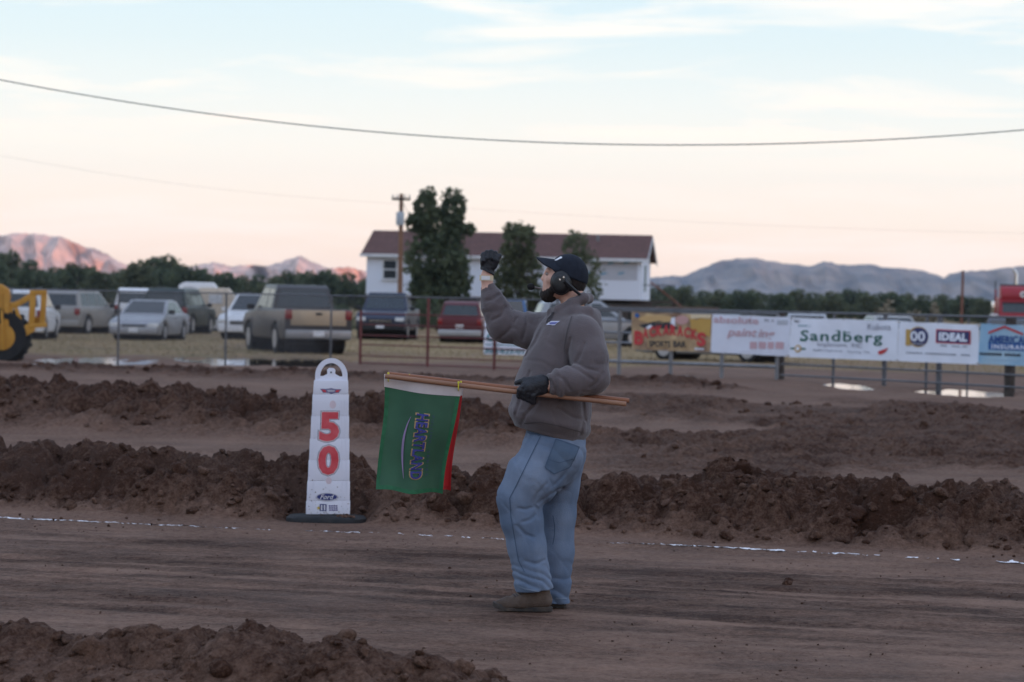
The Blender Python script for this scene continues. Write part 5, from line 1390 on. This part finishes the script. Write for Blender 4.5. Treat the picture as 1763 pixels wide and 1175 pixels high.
b.scrawl(1623, 1668, 594.5, 597.5, BGY, 12); b.scrawl(1563, 1673, 608, 611, BGY, 30)
b = Banner("banner", "sky-blue banner with red roof line, cut by the right edge", (1687, 557), (1840, 563), (1840, 634), (1685, 627), BSK)
b.poly("roof_line", [(1703, 571), (1732, 560), (1764, 574), (1764, 578), (1732, 564.5), (1703, 575)], BRD, .012)
b.text("AMERICAN", 1704, 1776, 578, 592, pr("deep blue ink", (.02, .07, .26)), .03, off=.016); b.rect("blue_bar", 1704, 591, 1790, 604, BBL, .010); b.text("INSURANCE", 1710, 1786, 594, 602, BW, .03, off=.016, space=1.25)
b.scrawl(1690, 1765, 608, 613, BBK, 16); b.scrawl(1694, 1765, 618, 621, pr("mist ink", (.40, .55, .66)), 18)

# ================================================================== the white house
HD = 160.0; h0 = at(630, 514, HD + 1.6); HZ = 0.0
hs_ = empty("white_house", (h0.x, h0.y, 0), R(-6.5), "long white house with brown roof raised above the ground", "house")
SID = mat("white siding", (.68, .72, .82), .7, var=.04, scale=.6, bump=.15, bscale=8, stretch=(.05, .05, 1)); ROOF = mat("brown shingle", (.105, .050, .042), .95, var=.22, scale=3.5, bump=.2)
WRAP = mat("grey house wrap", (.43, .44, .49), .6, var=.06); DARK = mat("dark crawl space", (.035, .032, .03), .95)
S_ = HD / FPX
HL, HDp, zb, ze, zr = 15.6, 8.0, 1.85, 4.12, 5.45
MB().box((HL / 2, .10, (zb + ze) / 2), (HL, .2, ze - zb)).build("front_wall", SID, hs_)
MB().box((HL / 2, HDp - .10, (zb + ze) / 2), (HL, .2, ze - zb)).build("back_wall", SID, hs_)
for x in (.1, HL - .1):
    MB().prism([(.2, zb), (HDp - .2, zb), (HDp - .2, ze), (HDp / 2, zr - .12), (.2, ze)], lambda y, z: (x - .1, y, z), lambda y, z: (x + .1, y, z)).build("gable_wall", SID, hs_)
ro = None
for sgn in (0, 1):
    y0, y1 = (-.35, HDp / 2) if sgn == 0 else (HDp + .35, HDp / 2)
    zz = ze - .10
    q = MB().prism([(y0, zz), (y1, zr), (y1, zr + .14), (y0, zz + .12)], lambda y, z: (-.3, y, z), lambda y, z: (HL + .35, y, z)).build("roof_slope", ROOF, hs_)
MB().box((HL / 2 + .02, -.37, ze - .05), (HL + .7, .05, .17)).build("fascia", mat("white trim", (.62, .63, .66), .6), hs_)
for y0, y1 in ((-.35, HDp / 2), (HDp + .35, HDp / 2)):
    MB().prism([(y0, ze - .26), (y1, zr - .14), (y1, zr + .02), (y0, ze - .10)], lambda y, z: (HL + .352, y, z), lambda y, z: (HL + .40, y, z)).build("barge_board", MATS["white trim"], hs_)
wx0 = (660 - 630) * S_; w_ = 23 * S_
win = MB().box((wx0 + w_ / 2, -.02, (3.30)), (w_ + .16, .08, 1.14)).build("window", MATS["white trim"], hs_)
for z in (3.02, 3.56): MB().box((wx0 + w_ / 2, -.065, z), (w_ - .04, .03, .46)).build("pane", GLASS, win)
MB().box((wx0 + w_ / 2, -.08, 2.70), (w_ + .24, .12, .05)).build("sill", MATS["white trim"], win)
win2 = MB().box((8.6, -.02, 3.30), (1.0, .08, 1.0)).build("window", MATS["white trim"], hs_)
MB().box((8.6, -.065, 3.30), (.84, .03, .86)).build("pane", GLASS, win2)
gw = MB().box((HL + .03, 3.2, 3.1), (.08, .5, 1.5)).build("end_door", mat("grey-green door", (.14, .20, .19), .6), hs_)
wr = MB().box((13.75, -.012, 3.52), (3.3, .02, 1.14)).build("wrap_panel", WRAP, hs_)
WB = mat("blue wrap print", (.10, .26, .38), .6)
for x, z in ((12.9, 3.9), (13.9, 3.86), (14.8, 3.9), (12.6, 3.3), (13.5, 3.26), (14.5, 3.3)):
    MB().prism([(x - .22, z - .06), (x + .05, z - .02), (x + .25, z + .1), (x - .1, z + .08)], lambda a, c: (a, -.024, c), lambda a, c: (a, -.028, c)).build("wrap_print", WB, wr)
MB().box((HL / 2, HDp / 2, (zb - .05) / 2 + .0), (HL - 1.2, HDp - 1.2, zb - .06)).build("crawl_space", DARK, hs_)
for y in (.9, HDp - .9): MB().box((HL / 2, y, zb - .17), (HL + .4, .3, .3)).build("carrying_beam", mat("rusty steel beam", (.07, .05, .045), .8), hs_)
for x in (1.2, 4.5, 8, 11.5, 14.6): MB().box((x, .5, (zb - .32) / 2), (.6, .6, zb - .32)).build("crib_block", POSTW, hs_)
MB().tube([(12.9, 2.8, 4.6), (12.9, 2.8, 5.55)], .09, 10).build("vent_pipe", GALV, hs_, smooth=True)
dk = MB().box((HL + 1.0, 1.6, zb - .10), (1.9, 2.2, .14)).build("deck", POSTW, hs_)
for x, y in ((HL + .3, .6), (HL + 1.8, .6), (HL + 1.8, 2.6)): MB().box((x, y, (zb - .17) / 2), (.12, .12, zb - .18)).build("deck_post", POSTW, dk)
MB().tube([(HL + .1, .55, zb + .85), (HL + 1.9, .55, zb + .85)], .03, 6).build("deck_rail", POSTW, dk)

# flatbed trailer parked by the house
ft0 = at(1180, 545, 118); ft = empty("flatbed_trailer", (ft0.x, ft0.y, 0), 0, "brown flatbed trailer with slanting pole beside the house", "trailer")
MB().box((0, 0, 1.42), (2.6, 2.2, .26)).build("bed", mat("brown boards", (.12, .085, .07), .9, var=.2), ft)
MB().box((-2.2, 0, 1.50), (1.9, 2.0, .16)).build("tongue_deck", POSTW, ft)
MB().tube([(-1.5, -.4, 2.55), (-.2, -.4, 1.55)], .035, 6).build("slanting_pole", mat("red-brown rod", (.20, .085, .06), .8), ft)
for x in (-.9, .9):
    for y in (-.9, .9): wheel(ft, x, y, .42)
MB().box((0, 0, 1.0), (2.4, 1.2, .6)).build("frame", TRIMB, ft)

# white camper trailers behind the cars
for px, y, w, h, lab, col in ((352, 132, 1.9, 2.2, "white tall camper shell standing behind the dark green car", WHITE), (380, 128, 1.8, 1.95, "cream low camper trailer beside the white camper shell", mat("cream panel", (.52, .45, .37), .6))):
    c0 = at(px - 8, 540, y); cc = empty("camper_trailer", (c0.x, c0.y, 0), R(4), lab, "trailer")
    MB().prism([(-w / 2, .45), (-w / 2, h - .15), (-w / 2 + .25, h), (w / 2 - .35, h), (w / 2, h - .45), (w / 2, .45)], lambda x, z: (x, -1.0, z), lambda x, z: (x, 1.2, z)).build("shell", col, cc, bevel=.06)
    MB().box((0, -1.01, 1.45), (.6, .03, .4)).build("window", mat("pale blind", (.50, .52, .56), .5), cc)
    for y_ in (-.9, 1.1): wheel(cc, 0, y_, .33)

# ================================================================== trees and bushes
LEAF = [mat("foliage dark", (.055, .078, .046), .8, col2=(.125, .15, .082), scale=.9, trans=.45), mat("foliage olive", (.072, .088, .048), .8, col2=(.15, .165, .09), scale=.9, trans=.45)]
BARK = mat("bark", (.07, .055, .045), .95, var=.3, scale=6, bump=.4)
def crown_mesh(blobs, n, leaf, seed):
    r_ = np.random.default_rng(seed)
    bl = np.array(blobs); vol = np.prod(bl[:, 3:6], 1) ** (2 / 3); pk_ = r_.choice(len(bl), n, p=vol / vol.sum())
    d = r_.normal(size=(n, 3)); d /= np.linalg.norm(d, axis=1)[:, None]
    rad = r_.uniform(.35, 1.0, n) ** .5
    lump = 1 + .33 * vnoise(d[:, 0] * 2.6 + pk_ * 3.1, d[:, 1] * 2.6, d[:, 2] * 2.6 + seed)
    c = bl[pk_, :3] + d * bl[pk_, 3:6] * (rad * lump)[:, None]
    a = r_.normal(size=(n, 3)); a /= np.linalg.norm(a, axis=1)[:, None]
    b_ = np.cross(a, r_.normal(size=(n, 3))); b_ /= np.linalg.norm(b_, axis=1)[:, None]
    s = leaf * r_.uniform(.5, 1.3, n)[:, None]
    V = np.stack([c - a * s, c + b_ * s * .55, c + a * s, c - b_ * s * .55], 1)
    return npmesh("crown", V.reshape(-1, 3), np.arange(n * 4).reshape(-1, 4), False)
def trunk_mesh(h, r_, seed, limbs=5, spread=1.0):
    rr = random.Random(seed); mb = MB()
    mb.tube([(0, 0, -.2), (rr.uniform(-.1, .1), 0, h * .3), (rr.uniform(-.15, .15), 0, h * .6), (0, 0, h * .85)], [r_, r_ * .75, r_ * .5, r_ * .15], 7)
    for k in range(limbs):
        a = rr.uniform(0, 6.28); z0 = h * rr.uniform(.25, .6)
        mb.tube([(0, 0, z0), (math.cos(a) * spread * .5, math.sin(a) * spread * .5, z0 + h * .15), (math.cos(a) * spread, math.sin(a) * spread, z0 + h * .28)], [r_ * .4, r_ * .25, r_ * .08], 5)
    me = bpy.data.meshes.new("trunk"); me.from_pydata(mb.v, [], mb.f); me.shade_smooth(); return me
def tree(name, label, loc, h, blobs, n, leaf, m, seed, tr=.14, group=None):
    o = empty(name, loc, 0, label, "tree", group)
    link("crown", crown_mesh(blobs, n, leaf, seed), m, o); link("trunk", trunk_mesh(h, tr, seed, 6, h * .16), BARK, o)
    return o
def tx(px, y): p = at(px, 520, y); return p.x
def blob(px, py, rx, ry, y, x0): p = at(px, py, y); k = y / FPX; return (p.x - x0, random.uniform(-.5, .5), p.z, rx * k, (rx + ry) / 2 * k * .9, ry * k)
Y = 150.0; x0 = tx(757, Y)
tree("poplar_tree", "tallest tree, dark green with two tops, before the white house", (x0, Y, 0), 7.0,
     [blob(733, 362, 20, 36, Y, x0), blob(780, 362, 22, 36, Y, x0), blob(757, 400, 42, 42, Y, x0), blob(755, 445, 50, 50, Y, x0), blob(735, 490, 34, 34, Y, x0), blob(780, 480, 34, 40, Y, x0), blob(805, 395, 14, 10, Y, x0), blob(712, 385, 14, 16, Y, x0), blob(757, 500, 46, 22, Y, x0)], 8200, .17, LEAF[0], 3, .2)
Y = 153.0; x0 = tx(893, Y)
tree("poplar_tree", "olive green tree between raised fist and cap, before the white house", (x0, Y, 0), 5.5,
     [blob(893, 420, 30, 34, Y, x0), blob(880, 400, 14, 16, Y, x0), blob(908, 402, 14, 14, Y, x0), blob(892, 460, 42, 38, Y, x0), blob(895, 500, 46, 30, Y, x0), blob(850, 490, 16, 26, Y, x0)], 2900, .17, LEAF[1], 5, .16)
x0 = tx(990, Y)
tree("poplar_tree", "small olive tree rising behind the flagman's cap", (x0, Y, 0), 5.0,
     [blob(990, 425, 24, 26, Y, x0), blob(988, 408, 12, 12, Y, x0), blob(1000, 465, 34, 36, Y, x0), blob(1010, 500, 30, 24, Y, x0), blob(975, 500, 30, 24, Y, x0)], 1300, .15, LEAF[1], 8, .14)
# the long row of trees beyond the field: five kinds, each placed many times
kinds = []
for k in range(6):
    rr = random.Random(50 + k); bl = []
    H_ = 6.0
    for j in range(9): bl.append((rr.uniform(-1.7, 1.7), rr.uniform(-1.2, 1.2), rr.uniform(1.2, 4.9) , rr.uniform(1.0, 1.7), 1.3, rr.uniform(.9, 1.5)))
    bl.append((rr.uniform(-.6, .6), 0, H_ - 1.1, 1.1, 1.0, 1.1)); bl.append((0, 0, 1.4, 2.6, 1.8, 1.6)); bl.append((0, 0, 3.0, 2.2, 1.6, 1.6))
    kinds.append((crown_mesh(bl, 3200, .30, 90 + k), trunk_mesh(5.0, .16, k, 5, 1.3)))
LEFT = [(-30, 442), (15, 434), (55, 452), (95, 462), (130, 456), (165, 466), (205, 470), (238, 452), (268, 446), (292, 440), (322, 460), (352, 470), (385, 473), (415, 478), (447, 476), (475, 480), (500, 470), (525, 474), (552, 468), (578, 477), (602, 474), (632, 482)]
RIGHT = [(1118, 500), (1145, 492), (1178, 491), (1212, 500), (1240, 497), (1276, 499), (1300, 497), (1338, 504), (1372, 497), (1400, 503), (1432, 500), (1466, 497), (1496, 504), (1528, 502), (1560, 504), (1592, 507), (1624, 505), (1660, 508), (1695, 512), (1730, 512), (1765, 512)]
def place(lst, side):
    for i, (px, py) in enumerate(lst):
        y = 400 + 40 * math.sin(i * 2.4); p = at(px, py, y); me_c, me_t = kinds[(i * 5 + (side == "right")) % 6]
        nb_ = {"left": "row before the pink bluff", "right": "row above the banners"}[side]
        ordn = ["first", "second", "third", "fourth", "fifth", "sixth", "seventh", "eighth", "ninth", "tenth", "eleventh", "twelfth", "thirteenth", "fourteenth", "fifteenth", "sixteenth", "seventeenth", "eighteenth", "nineteenth", "twentieth", "twenty-first", "twenty-second"][i]
        o = empty("field_tree", (p.x, y, 0), random.uniform(-.5, .5), f"{ordn} green tree from the left in the far {nb_}", "tree", "far trees beyond the field")
        s = (p.z + (.5 if side == 'left' else .1)) / 6.2; o.scale = (s * (1.15 if side == "left" else 1.35), s * 1.15, s)
        link("crown", me_c, LEAF[i % 2], o); link("trunk", me_t, BARK, o)
place(LEFT, "left"); place(RIGHT, "right")
def bush(px, py, y, w, h, seed, lab, m):
    p = at(px, py, y); o = empty("bush", (p.x, y, 0), 0, lab, "bush")
    bl = [(random.uniform(-w * .5, w * .5), random.uniform(-.4, .4), h * random.uniform(.3, .65), w * .45, .7, h * .4) for _ in range(5)]
    link("foliage", crown_mesh(bl, 900, .10, seed), m, o)
for i, (px, w, h, lab) in enumerate(((590, 1.6, 1.5, "dark bush behind the tan pickup's right side"), (740, 2.0, 1.7, "dark bush below the tallest tree"), (1000, 2.0, 1.6, "dark bush behind the flagman's back"), (940, 2.0, 1.5, "dark bush behind the flagman's chest"))):
    bush(px, 540, 140, w, h, 300 + i, lab, LEAF[0])
WEED = mat("pale dry weed", (.20, .17, .12), .9, var=.2)
for i, (px, h, lab) in enumerate(((1515, 2.1, "pale dry weed clump over the long white banner"), (1585, 2.0, "pale dry weed clump over the round blue badge"), (1612, 2.0, "thin pale weed right of the round blue badge"))):
    bush(px, 540, 118 + i, .7 if i < 2 else .35, h, 400 + i, lab, WEED)

# ================================================================== poles and wires
PW = mat("brown pole timber", (.20, .11, .07), .9, var=.2, scale=5, stretch=(1, 1, .2))
Y = 146.0; pb = at(689, 514, Y); pole = empty("utility_pole", (pb.x, Y, 0), 0, "brown timber power pole with crossarm and transformer before the white house", "pole")
zt = at(691, 334, Y).z; dxp = at(691, 334, Y).x - pb.x
MB().tube([(0, 0, -.3), (dxp, 0, zt)], [.15, .10], 10).build("pole_shaft", PW, pole, smooth=True)
MB().box((dxp, -.12, zt - .28), (.95, .10, .12)).build("crossarm", POSTW, pole)
for x in (-.42, -.2, .2, .42): MB().lathe([(.03, 0), (.05, .05), (.03, .09), (.045, .13), (.02, .17)], (dxp + x, -.12, zt - .22), n=10).build("insulator", mat("grey porcelain", (.30, .30, .32), .3), pole, smooth=True)
MB().lathe([(.05, -.36), (.20, -.34), (.21, -.3), (.21, .28), (.18, .33), (.05, .36)], (dxp - .02, -.32, at(690, 377, Y).z), n=18).build("transformer", mat("pale grey steel", (.36, .40, .44), .5), pole, smooth=True)
MB().tube([(dxp + .1, -.1, zt - .5), (dxp + .5, -.2, zt - 1.2), (dxp + .25, -.3, zt - 1.4)], .02, 6).build("drop_lead", TRIMB, pole)
Y = 118.0; p2 = at(1655, 540, Y); sp = empty("thin_pole", (p2.x, Y, 0), 0, "thin red-brown pole standing among the trees by the lorry", "pole")
MB().tube([(0, 0, -.2), (at(1658, 468, Y).x - p2.x, 0, at(1658, 468, Y).z)], [.07, .05], 8).build("pole_shaft", mat("red-brown pole", (.17, .07, .045), .8), sp, smooth=True)
MB().lathe([(.05, 0), (.07, .02), (.05, .05)], (at(1658, 468, Y).x - p2.x, 0, at(1658, 468, Y).z - .01), n=8).build("pole_cap", TRIMB, sp)
def wire(name, label, pts, y0, y1, r_, twist=False):
    base = at(*pts[0], y0); N2 = len(pts)
    P2 = [at(x, y_, y0 + (y1 - y0) * i / (N2 - 1)) - base for i, (x, y_) in enumerate(pts)]
    if not twist:
        o = MB().tube(P2, r_, 6).build(name, mat("grey cable", (.19, .22, .22), .6), smooth=True, loc=base)
        return tag(o, label, "cable")
    o = empty(name, base, 0, label, "cable")
    for k in range(3):
        T = []
        for i in range(len(P2) - 1):
            for j in range(3):
                t = j / 3; p = P2[i].lerp(P2[i + 1], t); a = (i * 3 + j) * .9 + k * 2.094
                T.append(p + Vector((0, math.cos(a), math.sin(a))) * r_ * .9)
        MB().tube(T, r_ * .75, 5).build("strand", MATS.get("grey cable") or mat("grey cable", (.19, .22, .22), .6), o, smooth=True)
    return o
wire("overhead_cable", "thick twisted cable sagging across the whole sky", [(x, 250 - (8.2e-5 if x < 1170 else 7.4e-5) * (x - 1170) ** 2) for x in range(-1200, 2800, 25)], 44, 40, .0062, True)
wire("power_line", "thin faint power line from upper left to the timber pole", [(x, 268 + (352 - 268) * ((x + 0) / 690) + 12 * math.sin(math.pi * max(0, min(1, x / 690)))) for x in range(-400, 691, 40)] + [(690, 352)], 120, 145.9, .004)
wire("power_line", "thin faint power line from the timber pole towards the right", [(692, 352)] + [(x, 352 + 40 * ((x - 692) / 1100) + 14 * math.sin(math.pi * min(1, (x - 692) / 1500))) for x in range(740, 2300, 60)], 145.9, 160, .004)
